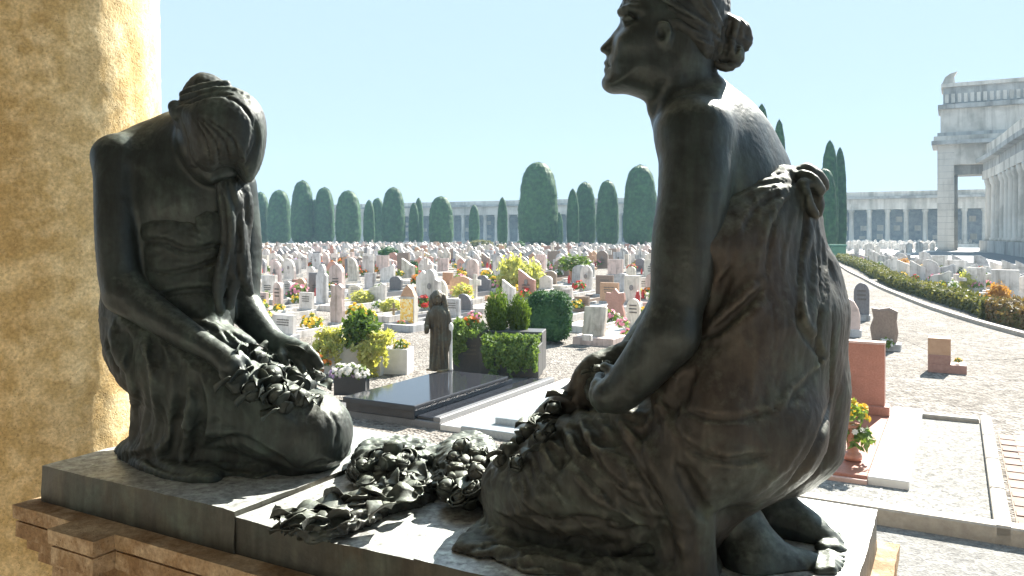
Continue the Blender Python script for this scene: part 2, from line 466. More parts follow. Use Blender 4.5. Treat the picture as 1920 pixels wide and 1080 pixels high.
def flow_noise(V, direction, across, along, seed, ridged=True):
    """creases that run along `direction`: noise long in that direction and short across it"""
    D = np.array(direction, float); D /= np.linalg.norm(D)
    a = np.cross(D, [0.3, 0.9, 0.2]); a /= np.linalg.norm(a); b = np.cross(D, a)
    wv = V + 0.02 * np.stack([vnoise(V / 0.07, seed + i) for i in range(3)], 1)
    Q = np.stack([wv @ D / along, wv @ a / across, wv @ b / across], 1)
    n = vnoise(Q, seed + 5)
    return 1 - 2 * np.abs(n) ** 0.8 if ridged else n
# ------------------------------------------------------------ bronze
def bronze(name, base, brown, amt=0.5, rough=0.42, dust_highlight=0.35, dcol=(0.21, 0.235, 0.20), crease=1.0):
    m, nt, b = nodes(name); v = geo_coords(nt)
    n1 = noise(nt, v, 7, 5, 0.6, 0.6); n2 = noise(nt, v, 60, 5, 0.65); n3 = noise(nt, v, 2.6, 3, 0.5, 0.4)
    col = mixc(nt, ramp(nt, n3, [(0.5 - 0.25 * amt, (0, 0, 0)), (0.72, (1, 1, 1))]).outputs[0], base, brown)
    col = mixc(nt, ramp(nt, n1, [(0.52, (0, 0, 0)), (0.75, (.55, .55, .55))]).outputs[0], col, (0.10, 0.135, 0.115))
    col = mixc(nt, 0.45, col, ramp(nt, n2, [(0.3, (0.55, 0.55, 0.55)), (0.7, (1.25, 1.25, 1.25))]).outputs[0], 'MULTIPLY')
    # dusty verdigris, plus sunlit highlights put into the colour, on faces that look up
    g = nt.nodes.new('ShaderNodeNewGeometry'); sx = nt.nodes.new('ShaderNodeSeparateXYZ'); nt.links.new(g.outputs['Normal'], sx.inputs[0])
    mu = N(nt, 'ShaderNodeMath', operation='MULTIPLY_ADD', i_1=1.0, i_2=0.0); nt.links.new(sx.outputs[2], mu.inputs[0])
    ad = N(nt, 'ShaderNodeMath', operation='MULTIPLY'); nt.links.new(mu.outputs[0], ad.inputs[0]); nt.links.new(n2, ad.inputs[1])
    up = ramp(nt, ad.outputs[0], [(0.18, (0, 0, 0)), (0.55, (dust_highlight,) * 3)]).outputs[0]
    col = mixc(nt, up, col, dcol)
    # wear and crease dirt, with fold shade and crest highlights painted into the colour
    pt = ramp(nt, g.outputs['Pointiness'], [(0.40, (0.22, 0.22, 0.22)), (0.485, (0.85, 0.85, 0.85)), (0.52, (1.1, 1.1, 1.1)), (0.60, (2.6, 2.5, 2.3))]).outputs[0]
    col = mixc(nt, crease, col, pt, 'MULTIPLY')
    st = noise(nt, geo_coords(nt, (1, 1, 0.12)), 34, 4, 0.6, 0.3)
    col = mixc(nt, 0.6, col, ramp(nt, st, [(0.36, (0.6, 0.6, 0.58)), (0.5, (1, 1, 1)), (0.68, (1.55, 1.65, 1.55))]).outputs[0], 'MULTIPLY')
    nt.links.new(col, b.inputs['Base Color'])
    b.inputs['Metallic'].default_value = 0.45
    b.inputs['Specular IOR Level'].default_value = 0.45
    rr = ramp(nt, n1, [(0.3, (rough,) * 3), (0.75, (rough + 0.22,) * 3)]).outputs[0]; nt.links.new(rr, b.inputs['Roughness'])
    v2 = geo_coords(nt, (1, 1, 0.35)); n4 = noise(nt, v2, 210, 4, 0.6)
    p = bump(nt, b, n4, 0.22, 0.002); n5 = noise(nt, v, 26, 4, 0.55, 0.3); bump(nt, b, n5, 0.35, 0.006, p)
    return m
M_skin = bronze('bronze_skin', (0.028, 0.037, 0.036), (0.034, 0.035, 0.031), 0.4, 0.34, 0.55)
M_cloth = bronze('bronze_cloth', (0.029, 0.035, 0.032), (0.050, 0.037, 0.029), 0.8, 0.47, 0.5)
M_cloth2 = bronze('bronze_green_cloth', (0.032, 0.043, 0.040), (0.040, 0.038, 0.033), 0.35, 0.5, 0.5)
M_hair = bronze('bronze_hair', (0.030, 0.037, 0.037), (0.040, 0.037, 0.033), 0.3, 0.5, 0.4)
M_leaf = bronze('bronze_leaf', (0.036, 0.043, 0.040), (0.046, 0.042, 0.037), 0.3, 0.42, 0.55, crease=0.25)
M_slab = bronze('bronze_slab', (0.048, 0.050, 0.042), (0.070, 0.055, 0.036), 0.5, 0.4, 1.0, (0.56, 0.58, 0.56), 0.0)  # pale top: sunlit white put into the slab's colour, with dusty patina
SLABZ = 1.4; PHZ = 0.116

def cloth_detail(amp=0.0022, seed=3, across=0.035, along=0.22, direction=(0.3, 0.2, 1)):
    def f(V, nn):
        return amp * flow_noise(V, direction, across, along, seed) + amp * 0.45 * flow_noise(V, direction, across * .4, along * .4, seed + 9) + 0.0009 * vnoise(V / 0.008, seed + 2)
    return f
def skin_detail(V, nn): return 0.0007 * vnoise(V / 0.03, 5) + 0.0003 * vnoise(V / 0.007, 6)
def floor_cut(F, z=SLABZ + 0.001):
    F.a = np.maximum(F.a, (z - F.ax[2])[None, None, :].astype(np.float32))

def hand(F, palm, fingers, thumb, k=0.006):
    """palm: points (px,py,d,r); every finger its own chain"""
    F.limb(palm, 0.012, smooth=False)
    for f in fingers: F.limb(f, k, smooth=False)
    F.limb(thumb, 0.008, smooth=False)

# ============================================================ the upright kneeling woman
RW = empty('bronze_statue', (0.34, 1.55, SLABZ))
tag(RW, 'bronze woman kneeling upright with hair in a bun, face raised in profile, bare back', 'statue', 'bronze mourning women')
HS = 0.0034
def right_woman():
    # ---- skin: head, neck, shoulders, back
    F = B = Field((0.10, 1.24, 1.385), (0.66, 1.84, 2.50), 0.0031)
    head = [(1166, 2), (1161, 20), (1163, 38), (1161, 52), (1152, 66), (1146, 84), (1142, 97), (1139, 108), (1137, 122), (1139, 132), (1139, 141), (1134, 150),
            (1132.5, 157), (1136, 165.5), (1147, 171.5), (1167, 175.5), (1196, 184), (1225, 196), (1275, 190), (1320, 150), (1352, 90), (1362, 30),
            (1352, -30), (1305, -66), (1240, -74), (1188, -48)]
    F.inflate(head, 1.565, 0.078, 0.070, 0.004)
    F.limb([(1275, 130, 1.565, 62), (1285, 190, 1.565, 58), (1318, 262, 1.56, 76)], 0.02)
    F.limb([(1232, 205, 1.545, 17), (1256, 262, 1.52, 14)], 0.02)                # throat cord
    F.limb([(1262, 150, 1.52, 16), (1258, 245, 1.50, 12)], 0.02)                   # neck muscle
    # nose, lips, brow, cheek, jaw
    F.inflate([(1163, 48), (1151, 62), (1138, 76), (1125.5, 89), (1125, 94), (1130, 99), (1139, 103), (1150, 104), (1160, 90), (1168, 60)], 1.565, 0.015, 0.012, 0.010)
    F.egg(1143, 97, 1.551, 8, 6.5, 0.008, 0.006); F.egg(1143, 97, 1.579, 8, 6.5, 0.008, 0.006)
    F.inflate([(1140, 108), (1132, 117), (1134, 122), (1141, 123.5), (1152, 121), (1152, 112)], 1.565, 0.021, 0.010, 0.005)
    F.inflate([(1141, 124), (1133, 128), (1134, 135), (1141, 139), (1154, 134), (1152, 126)], 1.565, 0.020, 0.010, 0.005)
    F.limb([(1136, 123.4, 1.55, 1.5), (1147, 123.6, 1.535, 1.6), (1157, 126, 1.525, 1.0)], 0.003, 'cut')
    F.egg(1177, 36, 1.511, 17, 11, 0.017, 0.014, 'cut', 12)                         # eye socket
    F.egg(1177, 37, 1.525, 11, 8.5, 0.013, 0.006)                                   # eyeball
    F.limb([(1166, 37, 1.519, 1.6), (1176, 30.5, 1.512, 1.9), (1189, 36, 1.512, 1.5)], 0.003)   # lids
    F.limb([(1168, 43, 1.520, 1.3), (1178, 46, 1.514, 1.3), (1189, 41, 1.513, 1.2)], 0.003)
    F.limb([(1163, 22, 1.53, 6), (1180, 13, 1.505, 6), (1203, 18, 1.495, 4)], 0.012)
    F.egg(1188, 78, 1.513, 24, 20, 0.022, 0.03); F.egg(1150, 157, 1.56, 17, 14, 0.028, 0.02)
    # ear
    F.egg(1243, 66, 1.491, 15, 24, 0.012, 0.006, roll=-14); F.egg(1240, 62, 1.480, 8, 13, 0.010, 0.004, 'cut', -14)
    F.limb([(1236, 44, 1.484, 3), (1250, 44, 1.482, 3.4), (1256, 60, 1.482, 3.2), (1248, 84, 1.486, 3)], 0.003)
    # shoulders, chest, back
    F.inflate([(1238, 236), (1262, 214), (1300, 196), (1345, 160), (1368, 172), (1410, 202), (1441, 238), (1462, 275), (1477, 303), (1492, 350), (1500, 410), (1440, 470), (1260, 470), (1240, 380), (1238, 300)],
              1.565, 0.125, 0.09, 0.03, tilt=(0.0005, 0.0))
    F.ell(U(1360, 300, 1.58), (0.088, 0.165, 0.165), 0.05, 'add', np.array([[.78, .49, -.383], [-.44, .87, .216], [.44, 0, .894]]))
    F.egg(1392, 215, 1.405, 10, 7, 0.012, 0.01, 'cut', 30)
    # near upper arm
    F.limb([(1303, 250, 1.428, 57), (1304, 300, 1.420, 61), (1300, 370, 1.412, 60), (1285, 452, 1.402, 56), (1277, 530, 1.396, 51)], 0.025)
    F.egg(1299, 241, 1.441, 56, 50, 0.055, 0.055)
    # near arm: elbow, forearm, wrist, hand closing on the flowers in the lap
    B.limb([(1303, 330, 1.416, 60), (1300, 370, 1.412, 60), (1285, 452, 1.402, 56), (1277, 530, 1.396, 51), (1264, 590, 1.388, 50), (1256, 622, 1.384, 52)], 0.02)
    B.limb([(1256, 622, 1.384, 52), (1222, 668, 1.392, 50), (1185, 712, 1.405, 42), (1160, 738, 1.415, 35)], 0.02)
    B.egg(1268, 640, 1.372, 30, 30, 0.03, 0.02)
    hand(B, [(1168, 730, 1.412, 33), (1140, 742, 1.42, 30)],
         [[(1140, 727, 1.425, 17), (1121, 722, 1.438, 12), (1124, 708, 1.465, 9.5), (1140, 706, 1.48, 8)],
          [(1138, 738, 1.42, 17), (1117, 737, 1.432, 12.5), (1117, 722, 1.465, 10), (1132, 716, 1.485, 8)],
          [(1138, 748, 1.42, 16), (1119, 751, 1.428, 12), (1118, 744, 1.46, 9.5), (1130, 735, 1.48, 8)],
          [(1142, 757, 1.42, 14), (1127, 763, 1.428, 10.5), (1124, 759, 1.455, 8.5), (1135, 750, 1.475, 7.5)]],
         [(1165, 712, 1.42, 14), (1148, 697, 1.43, 11), (1133, 688, 1.44, 9)])
    # far arm: seen as a sliver in front of the chest, then down behind the near one
    B.limb([(1290, 262, 1.70, 48), (1278, 360, 1.71, 42), (1268, 470, 1.70, 38), (1258, 560, 1.68, 36), (1190, 660, 1.62, 30), (1145, 715, 1.58, 24)], 0.02)
    hand(B, [(1145, 712, 1.58, 24), (1125, 720, 1.57, 22)],
         [[(1122, 712, 1.56, 10), (1108, 716, 1.55, 9), (1104, 730, 1.545, 8)], [(1122, 722, 1.555, 10), (1106, 730, 1.545, 9), (1106, 743, 1.54, 8)],
          [(1128, 730, 1.55, 10), (1112, 742, 1.54, 8.5), (1116, 752, 1.54, 7.5)], [(1134, 735, 1.55, 9), (1124, 750, 1.54, 8), (1130, 758, 1.54, 7)]],
         [(1142, 700, 1.565, 10), (1126, 697, 1.56, 8.5), (1116, 703, 1.555, 7.5)])
    # near lower leg and foot, toes pressed on the slab
    B.limb([(1345, 950, 1.50, 60), (1385, 985, 1.49, 50), (1412, 1015, 1.475, 42), (1436, 1046, 1.462, 40)], 0.02)
    B.limb([(1400, 1040, 1.46, 46), (1450, 1064, 1.455, 42), (1508, 1070, 1.458, 37), (1548, 1078, 1.458, 29)], 0.03)
    B.egg(1405, 1068, 1.44, 42, 36, 0.04, 0.03)
    for i, (ty, dd, r, L) in enumerate([(1060, 1.488, 14, 1592), (1064, 1.466, 11, 1591), (1069, 1.448, 10.5, 1588), (1075, 1.432, 10, 1583), (1082, 1.418, 9.5, 1575)]):
        B.limb([(1535, ty - 8, dd, r + 4), (1558, ty - 12, dd, r + 2), (L - 15, ty - 7, dd, r), (L - 7, ty + 1, dd, r * 0.95)], 0.007, smooth=False)
        B.egg(L - 5, ty - 7, dd, 5, 3.5, 0.005, 0.002)
    # far foot
    B.limb([(1440, 930, 1.64, 42), (1470, 958, 1.625, 34), (1500, 982, 1.60, 30)], 0.02)
    B.limb([(1440, 972, 1.61, 40), (1490, 990, 1.592, 35), (1530, 1006, 1.572, 31), (1558, 1024, 1.556, 23)], 0.03)
    for i, (ty, dd, r, L) in enumerate([(1018, 1.582, 10, 1580), (1024, 1.565, 10, 1587), (1031, 1.550, 10, 1591), (1037, 1.535, 10.5, 1592), (1043, 1.519, 13, 1592)]):
        B.limb([(1545, ty - 12, dd, r + 4), (1565, ty - 12, dd, r + 2), (L - 13, ty - 5, dd, r), (L - 6, ty + 3, dd, r * 0.9)], 0.006, smooth=False)
    B.limb([(1440, 968, 1.555, 9), (1447, 985, 1.55, 8), (1436, 1005, 1.54, 7)], 0.01, 'cut')
    floor_cut(B)
    sculpt('figure', B, M_skin, RW, skin_detail, 1)
    # ---- hair
    H = Field((0.12, 1.40, 2.22), (0.50, 1.74, 2.56), 0.0028)
    cap = [(1170, -2), (1162, 14), (1158, 22), (1166, 34), (1188, 22), (1210, 30), (1222, 52), (1228, 84), (1240, 100), (1262, 92), (1282, 108), (1318, 128), (1336, 124), (1362, 92), (1370, 20),
           (1358, -36), (1308, -74), (1240, -82), (1186, -55)]
    H.inflate(cap, 1.565, 0.090, 0.076, 0.005)
    H.egg(1240, 66, 1.470, 17, 24, 0.022, 0.01, 'cut', -14)
    for i, (x, y, r, dd) in enumerate([(1352, 92, 30, 0.03), (1366, 66, 30, 0.035), (1386, 64, 22, 0.03), (1372, 104, 24, 0.03), (1348, 112, 18, 0.026), (1388, 84, 17, 0.03), (1377, 46, 15, 0.02), (1338, 70, 26, 0.03)]):
        H.egg(x, y, 1.565 + 0.01 * ((i % 3) - 1), r, r * 0.86, dd + r * 0.0003, 0.008, roll=30 * i)
    H.limb([(1368, 34, 1.535, 8), (1380, 44, 1.53, 8), (1396, 52, 1.545, 7), (1404, 70, 1.555, 7), (1398, 92, 1.56, 6)], 0.008)
    H.limb([(1345, 120, 1.53, 7), (1362, 127, 1.53, 7), (1380, 120, 1.535, 7), (1390, 106, 1.545, 6)], 0.006)
    for pts in ([(1374, 36), (1366, 60), (1362, 92), (1350, 118)], [(1388, 46), (1388, 72), (1380, 100)], [(1342, 60), (1344, 88), (1340, 112)], [(1358, 50), (1352, 80), (1347, 104)]):
        H.fold(pts, 4.5, 'groove')
    # band and waves swept back from brow to bun
    H.fold([(1318, -40), (1326, -4), (1340, 26), (1356, 46)], 5, 'ridge', 0.1)
    for j in range(15):
        t = j / 14.0; y0 = -60 + 88 * t; x0 = 1200 - 34 * math.sin(t * 2.2) + (22 if t > .8 else 0)
        pts = []
        for q in range(6):
            s_ = q / 5.0
            pts.append((x0 + (1350 - x0) * s_, y0 + (64 + 18 * t - y0) * s_ ** 1.5 - 30 * math.sin(s_ * 3.14) * (1 - t) + 5 * math.sin(s_ * 9 + j)))
        H.fold(pts, 3.4 + (j % 3), 'groove' if j % 2 else 'ridge', 0.3 if j % 2 else 0.55)
    for pts in ([(1172, 4), (1180, 16), (1196, 12), (1214, 24), (1226, 44)], [(1166, 18), (1176, 30), (1192, 22)], [(1206, 12), (1224, 26), (1246, 32), (1262, 50)], [(1226, 60), (1228, 76), (1236, 92)], [(1262, 60), (1266, 80), (1262, 92)]):
        H.fold(pts, 4.5, 'ridge', 0.2)
    def hd(V, nn): return 0.0013 * flow_noise(V, (1, 0.1, -0.5), 0.010, 0.09, 31) + 0.0004 * vnoise(V / 0.006, 3)
    sculpt('hair', H, M_hair, RW, hd, 1)
    # ---- dress
    D = Field((-0.16, 1.20, 1.392), (0.72, 1.92, 2.145), 0.0042)
    dt = (-0.00030, 0)
    D.inflate([(1236, 392), (1246, 375), (1300, 372), (1360, 345), (1420, 322), (1470, 309), (1492, 318), (1520, 352), (1534, 400), (1541, 440), (1552, 500), (1558, 560), (1561, 640), (1500, 700), (1330, 700), (1310, 640), (1305, 560), (1262, 540), (1240, 470)],
              1.53, 0.165, 0.12, 0.02, tilt=(0.0003, 0))
    D.inflate([(1320, 560), (1440, 520), (1560, 560), (1562, 640), (1562, 720), (1552, 790), (1528, 850), (1492, 900), (1440, 938), (1380, 950), (1310, 930), (1265, 870), (1240, 800), (1240, 720), (1270, 660)],
              1.515, 0.185, 0.17, 0.12, tilt=(0, -0.00022))
    D.inflate([(1300, 640), (1245, 690), (1190, 752), (1140, 775), (1070, 790), (1010, 812), (972, 838), (935, 868), (914, 888), (908, 915), (909, 947), (920, 985), (960, 1020), (1060, 1048), (1200, 1060), (1330, 1040), (1400, 960), (1460, 880), (1440, 760), (1380, 680)],
              1.56, 0.19, 0.13, 0.05, tilt=(-0.00038, 0.0))
    # near thigh under the cloth
    D.limb([(1420, 800, 1.44, 120), (1290, 850, 1.47, 108), (1130, 893, 1.53, 92), (985, 918, 1.61, 70)], 0.04)
    D.limb([(1400, 820, 1.63, 120), (1230, 850, 1.70, 95), (1010, 890, 1.79, 70)], 0.04)
    D.limb([(1178, 655, 1.58, 18), (1140, 680, 1.58, 26), (1112, 705, 1.59, 30), (1092, 742, 1.60, 34), (1035, 785, 1.63, 32), (995, 822, 1.66, 24), (958, 858, 1.68, 14)], 0.03)
    D.limb([(1112, 678, 1.56, 12), (1092, 700, 1.56, 13), (1078, 740, 1.57, 12)], 0.03)
    D.limb([(1262, 668, 1.60, 26), (1200, 700, 1.57, 34), (1150, 740, 1.57, 34)], 0.03)
    # cloth spread on the slab
    D.mound([(846, 1036), (856, 1018), (884, 998), (915, 972), (1000, 960), (1200, 975), (1330, 1010), (1345, 1095), (1200, 1105), (1050, 1085), (984, 1078), (950, 1064), (921, 1053), (895, 1049)], SLABZ, .020, .03)
    D.mound([(893, 1006), (930, 984), (1040, 975), (1200, 990), (1300, 1030), (1310, 1085), (1120, 1062), (1020, 1046), (960, 1035), (920, 1024)], SLABZ, .045, .06)
    D.mound([(928, 985), (1060, 975), (1220, 1000), (1290, 1050), (1180, 1052), (1060, 1026), (980, 1012)], SLABZ, .075, .09)
    for p, r in (([(862, 1028), (920, 1012), (985, 1010), (1060, 1020)], 5), ([(880, 1040), (940, 1030), (1010, 1032), (1090, 1044)], 5), ([(905, 1000), (960, 996), (1020, 1000)], 5), ([(930, 1052), (975, 1046), (1040, 1056), (1120, 1070)], 6), ([(990, 1074), (1040, 1066), (1110, 1080)], 5), ([(1090, 1052), (1160, 1062), (1230, 1080)], 7)):
        D.fold(p, r, 'ridge', 0.4)
    for p, r in (([(868, 1034), (925, 1020), (990, 1020), (1060, 1032)], 4), ([(890, 1012), (950, 1003), (1010, 1008)], 4), ([(915, 1046), (970, 1038), (1030, 1044), (1100, 1058)], 5), ([(960, 1062), (1020, 1062), (1090, 1074)], 4)):
        D.fold(p, r, 'groove')
    # deep hollow between the hanging swathe and the leg
    D.limb([(1350, 968, 1.38, 14), (1385, 985, 1.37, 34), (1400, 1040, 1.35, 48)], 0.03, 'cut')
    # hanging swathe from the lap to the slab, nearer than the thigh
    D.limb([(1196, 800, 1.44, 26), (1240, 868, 1.40, 28), (1276, 940, 1.385, 30), (1296, 1010, 1.378, 30), (1304, 1085, 1.375, 32)], 0.03, flat=0.8)
    D.limb([(1225, 790, 1.45, 20), (1275, 862, 1.39, 18), (1310, 930, 1.375, 18), (1322, 1010, 1.375, 17), (1328, 1085, 1.375, 18)], 0.012, flat=0.9)
    D.limb([(1180, 850, 1.44, 18), (1222, 920, 1.40, 18), (1248, 1000, 1.40, 20), (1262, 1085, 1.40, 24)], 0.02)
    # rolled upper hem and knot
    D.fold([(1352, 352), (1392, 333), (1432, 321), (1474, 313)], 4.5, 'ridge', 0.4)
    D.fold([(1372, 366), (1420, 346), (1480, 334)], 5, 'ridge', 0.6)
    D.fold([(1352, 356), (1400, 342), (1470, 324)], 2.5, 'groove')
    for p in ([(1474, 330, 1.50, 20), (1500, 345, 1.50, 20), (1520, 350, 1.51, 18)], [(1498, 322, 1.50, 11), (1512, 320, 1.50, 14), (1532, 334, 1.51, 14), (1543, 350, 1.52, 11)],
              [(1505, 330, 1.47, 12), (1520, 340, 1.46, 14), (1536, 356, 1.47, 12)], [(1515, 352, 1.49, 14), (1530, 372, 1.49, 13), (1533, 398, 1.49, 10)], [(1505, 345, 1.45, 10), (1512, 372, 1.44, 10), (1528, 402, 1.45, 8)]):
        D.limb(p, 0.010)
    for p in ([(1500, 335), (1512, 328), (1528, 338)], [(1512, 352), (1526, 360), (1530, 384)], [(1496, 350), (1504, 366), (1508, 385)]):
        D.fold(p, 4, 'groove')
    # the sash end that stands away from the back, and the long tail of cloth behind the hip
    D.inflate([(1530, 400), (1543, 440), (1550, 460), (1562, 475), (1572, 492), (1581, 527), (1578, 552), (1563, 572), (1556, 552), (1546, 500), (1530, 440)], 1.55, 0.055, 0.018, 0.01)
    D.inflate([(1552, 555), (1562, 572), (1574, 611), (1585, 645), (1590, 673), (1596, 732), (1591, 790), (1586, 830), (1583, 860), (1568, 883), (1549, 899), (1510, 924), (1465, 938), (1430, 940), (1490, 860), (1530, 780), (1546, 700), (1550, 620)],
              1.585, 0.085, 0.022, 0.008)
    D.fold([(1560, 590), (1561, 680), (1556, 760), (1532, 840), (1495, 895), (1448, 930)], 8, 'groove')
    # folds of the back of the dress, radiating from the knot
    for p, r in (([(1494, 352), (1470, 372), (1440, 420), (1420, 480), (1412, 540)], 5), ([(1500, 362), (1488, 400), (1474, 450), (1466, 520)], 5), ([(1478, 350), (1440, 366), (1400, 400), (1370, 460)], 5),
                 ([(1512, 400), (1520, 450), (1524, 520), (1520, 580)], 6), ([(1534, 420), (1543, 470), (1548, 530), (1552, 590)], 5), ([(1462, 346), (1420, 358), (1375, 374), (1356, 392)], 4), ([(1530, 410), (1534, 470), (1532, 540)], 4)):
        D.fold(p, r, 'ridge', 0.62)
    for p, r in (([(1490, 362), (1462, 400), (1444, 450), (1436, 520)], 4), ([(1510, 390), (1506, 440), (1500, 500), (1498, 560)], 5), ([(1526, 440), (1534, 500), (1538, 560)], 4), ([(1470, 362), (1424, 386), (1396, 430)], 3.5)):
        D.fold(p, r, 'groove')
    # the pointed corner of the overfold
    D.fold([(1512, 400), (1514, 440), (1503, 490), (1500, 540), (1506, 600), (1530, 630), (1553, 668)], 7, 'ridge', 0.4)
    D.fold([(1496, 560), (1500, 610), (1524, 646), (1548, 676)], 6, 'groove')
    D.fold([(1553, 668), (1520, 700), (1478, 740), (1450, 780)], 7, 'ridge', 0.4)
    D.fold([(1548, 684), (1516, 716), (1478, 758)], 7, 'groove')
    # waist pulls
    for p, r in (([(1318, 628), (1350, 600), (1390, 560), (1430, 520)], 8), ([(1312, 645), (1350, 634), (1400, 600), (1450, 560)], 7), ([(1322, 560), (1345, 520), (1362, 470)], 8)):
        D.fold(p, r, 'ridge', 0.4)
    for p, r in (([(1316, 636), (1350, 616), (1392, 578), (1432, 536)], 6), ([(1330, 600), (1350, 560), (1372, 500)], 7)):
        D.fold(p, r, 'groove')
    # long lines round the hip and thigh
    D.fold([(1262, 800), (1280, 826), (1310, 844), (1350, 858), (1400, 862), (1446, 850)], 8, 'groove')
    D.fold([(1275, 795), (1300, 824), (1340, 842), (1400, 848)], 8, 'ridge', 0.5)
    D.fold([(1280, 770), (1340, 786), (1400, 784), (1452, 766)], 5, 'groove')
    for p, r in (([(1073, 858), (1100, 886), (1134, 916), (1173, 950), (1234, 972)], 9), ([(1084, 806), (1108, 850), (1150, 890), (1200, 920)], 8), ([(1118, 780), (1150, 830), (1200, 878)], 9),
                 ([(1262, 860), (1300, 930), (1330, 980)], 10), ([(1190, 866), (1220, 920), (1244, 980), (1262, 1050)], 9), ([(1128, 985), (1170, 1000), (1215, 985)], 7),
                 ([(980, 960), (1040, 980), (1100, 975), (1160, 980)], 8), ([(930, 960), (980, 1000), (1050, 1012), (1120, 1010)], 10), ([(1540, 560), (1535, 640), (1540, 700)], 6)):
        D.fold(p, r, 'groove')
    for p, r in (([(1066, 846), (1094, 872), (1128, 902), (1168, 938), (1232, 960), (1262, 966)], 8), ([(1096, 800), (1124, 846), (1168, 890), (1222, 920)], 9), ([(1052, 866), (1080, 890), (1130, 940), (1180, 968)], 7),
                 ([(1079, 948), (1104, 956), (1150, 964)], 6), ([(1080, 972), (1062, 996), (1040, 1018)], 7), ([(1224, 992), (1170, 1022), (1126, 1044)], 9), ([(960, 900), (985, 935), (1010, 952)], 5),
                 ([(925, 950), (960, 962), (990, 952)], 5), ([(1200, 800), (1230, 870), (1262, 940), (1280, 1010), (1290, 1076)], 9), ([(1460, 850), (1440, 900), (1400, 930)], 6), ([(1500, 820), (1478, 868), (1440, 905)], 6),
                 ([(1520, 760), (1500, 830), (1455, 890)], 5), ([(1240, 760), (1262, 810), (1320, 880), (1340, 930)], 8), ([(1240, 1052), (1180, 1062), (1110, 1060)], 8)):
        D.fold(p, r, 'ridge', 0.5)
    # crumpled cloth heaped on the lap under the flowers
    rr = random.Random(4)
    for p in ([(1010, 800), (1040, 820), (1052, 862)], [(1040, 790), (1072, 806), (1088, 850)], [(1075, 778), (1102, 796), (1118, 836)], [(1112, 770), (1140, 790), (1150, 830)], [(1000, 822), (1030, 850), (1032, 880)],
              [(1148, 776), (1178, 790), (1190, 826)], [(1255, 700), (1240, 736), (1252, 780)], [(1290, 690), (1266, 720), (1268, 760)]):
        D.fold(p, 13, 'ridge', 0.25)
        D.fold([(x + 15, y + 5) for x, y in p], 9, 'groove')
    D.noise_disp(0.0015, 0.05, 11, (1, 1, 0.35))
    floor_cut(D)
    def dd(V, nn):
        px, py = px_of(V); low = np.clip((py - 700) / 120, 0, 1) * np.clip((1300 - px) / 80, 0, 1); up = np.clip((520 - py) / 120, 0, 1) * np.clip((px - 1330) / 60, 0, 1)
        a = 0.0006 + 0.0024 * low + 0.0004 * up
        f1 = flow_noise(V, (-0.55, 0.3, 0.6), 0.018, 0.17, 3); f2 = flow_noise(V, (0.12, 0.1, 1), 0.016, 0.2, 4)
        w = np.clip((px - 1230) / 120, 0, 1)
        return a * (f1 * (1 - w) + f2 * w) + 0.0006 * flow_noise(V, (0.3, 0.1, 1), 0.006, 0.09, 8) + 0.0006 * vnoise(V / 0.010, 2)
    sculpt('dress', D, M_cloth, RW, dd, 2)
    return D
RWD = right_woman()

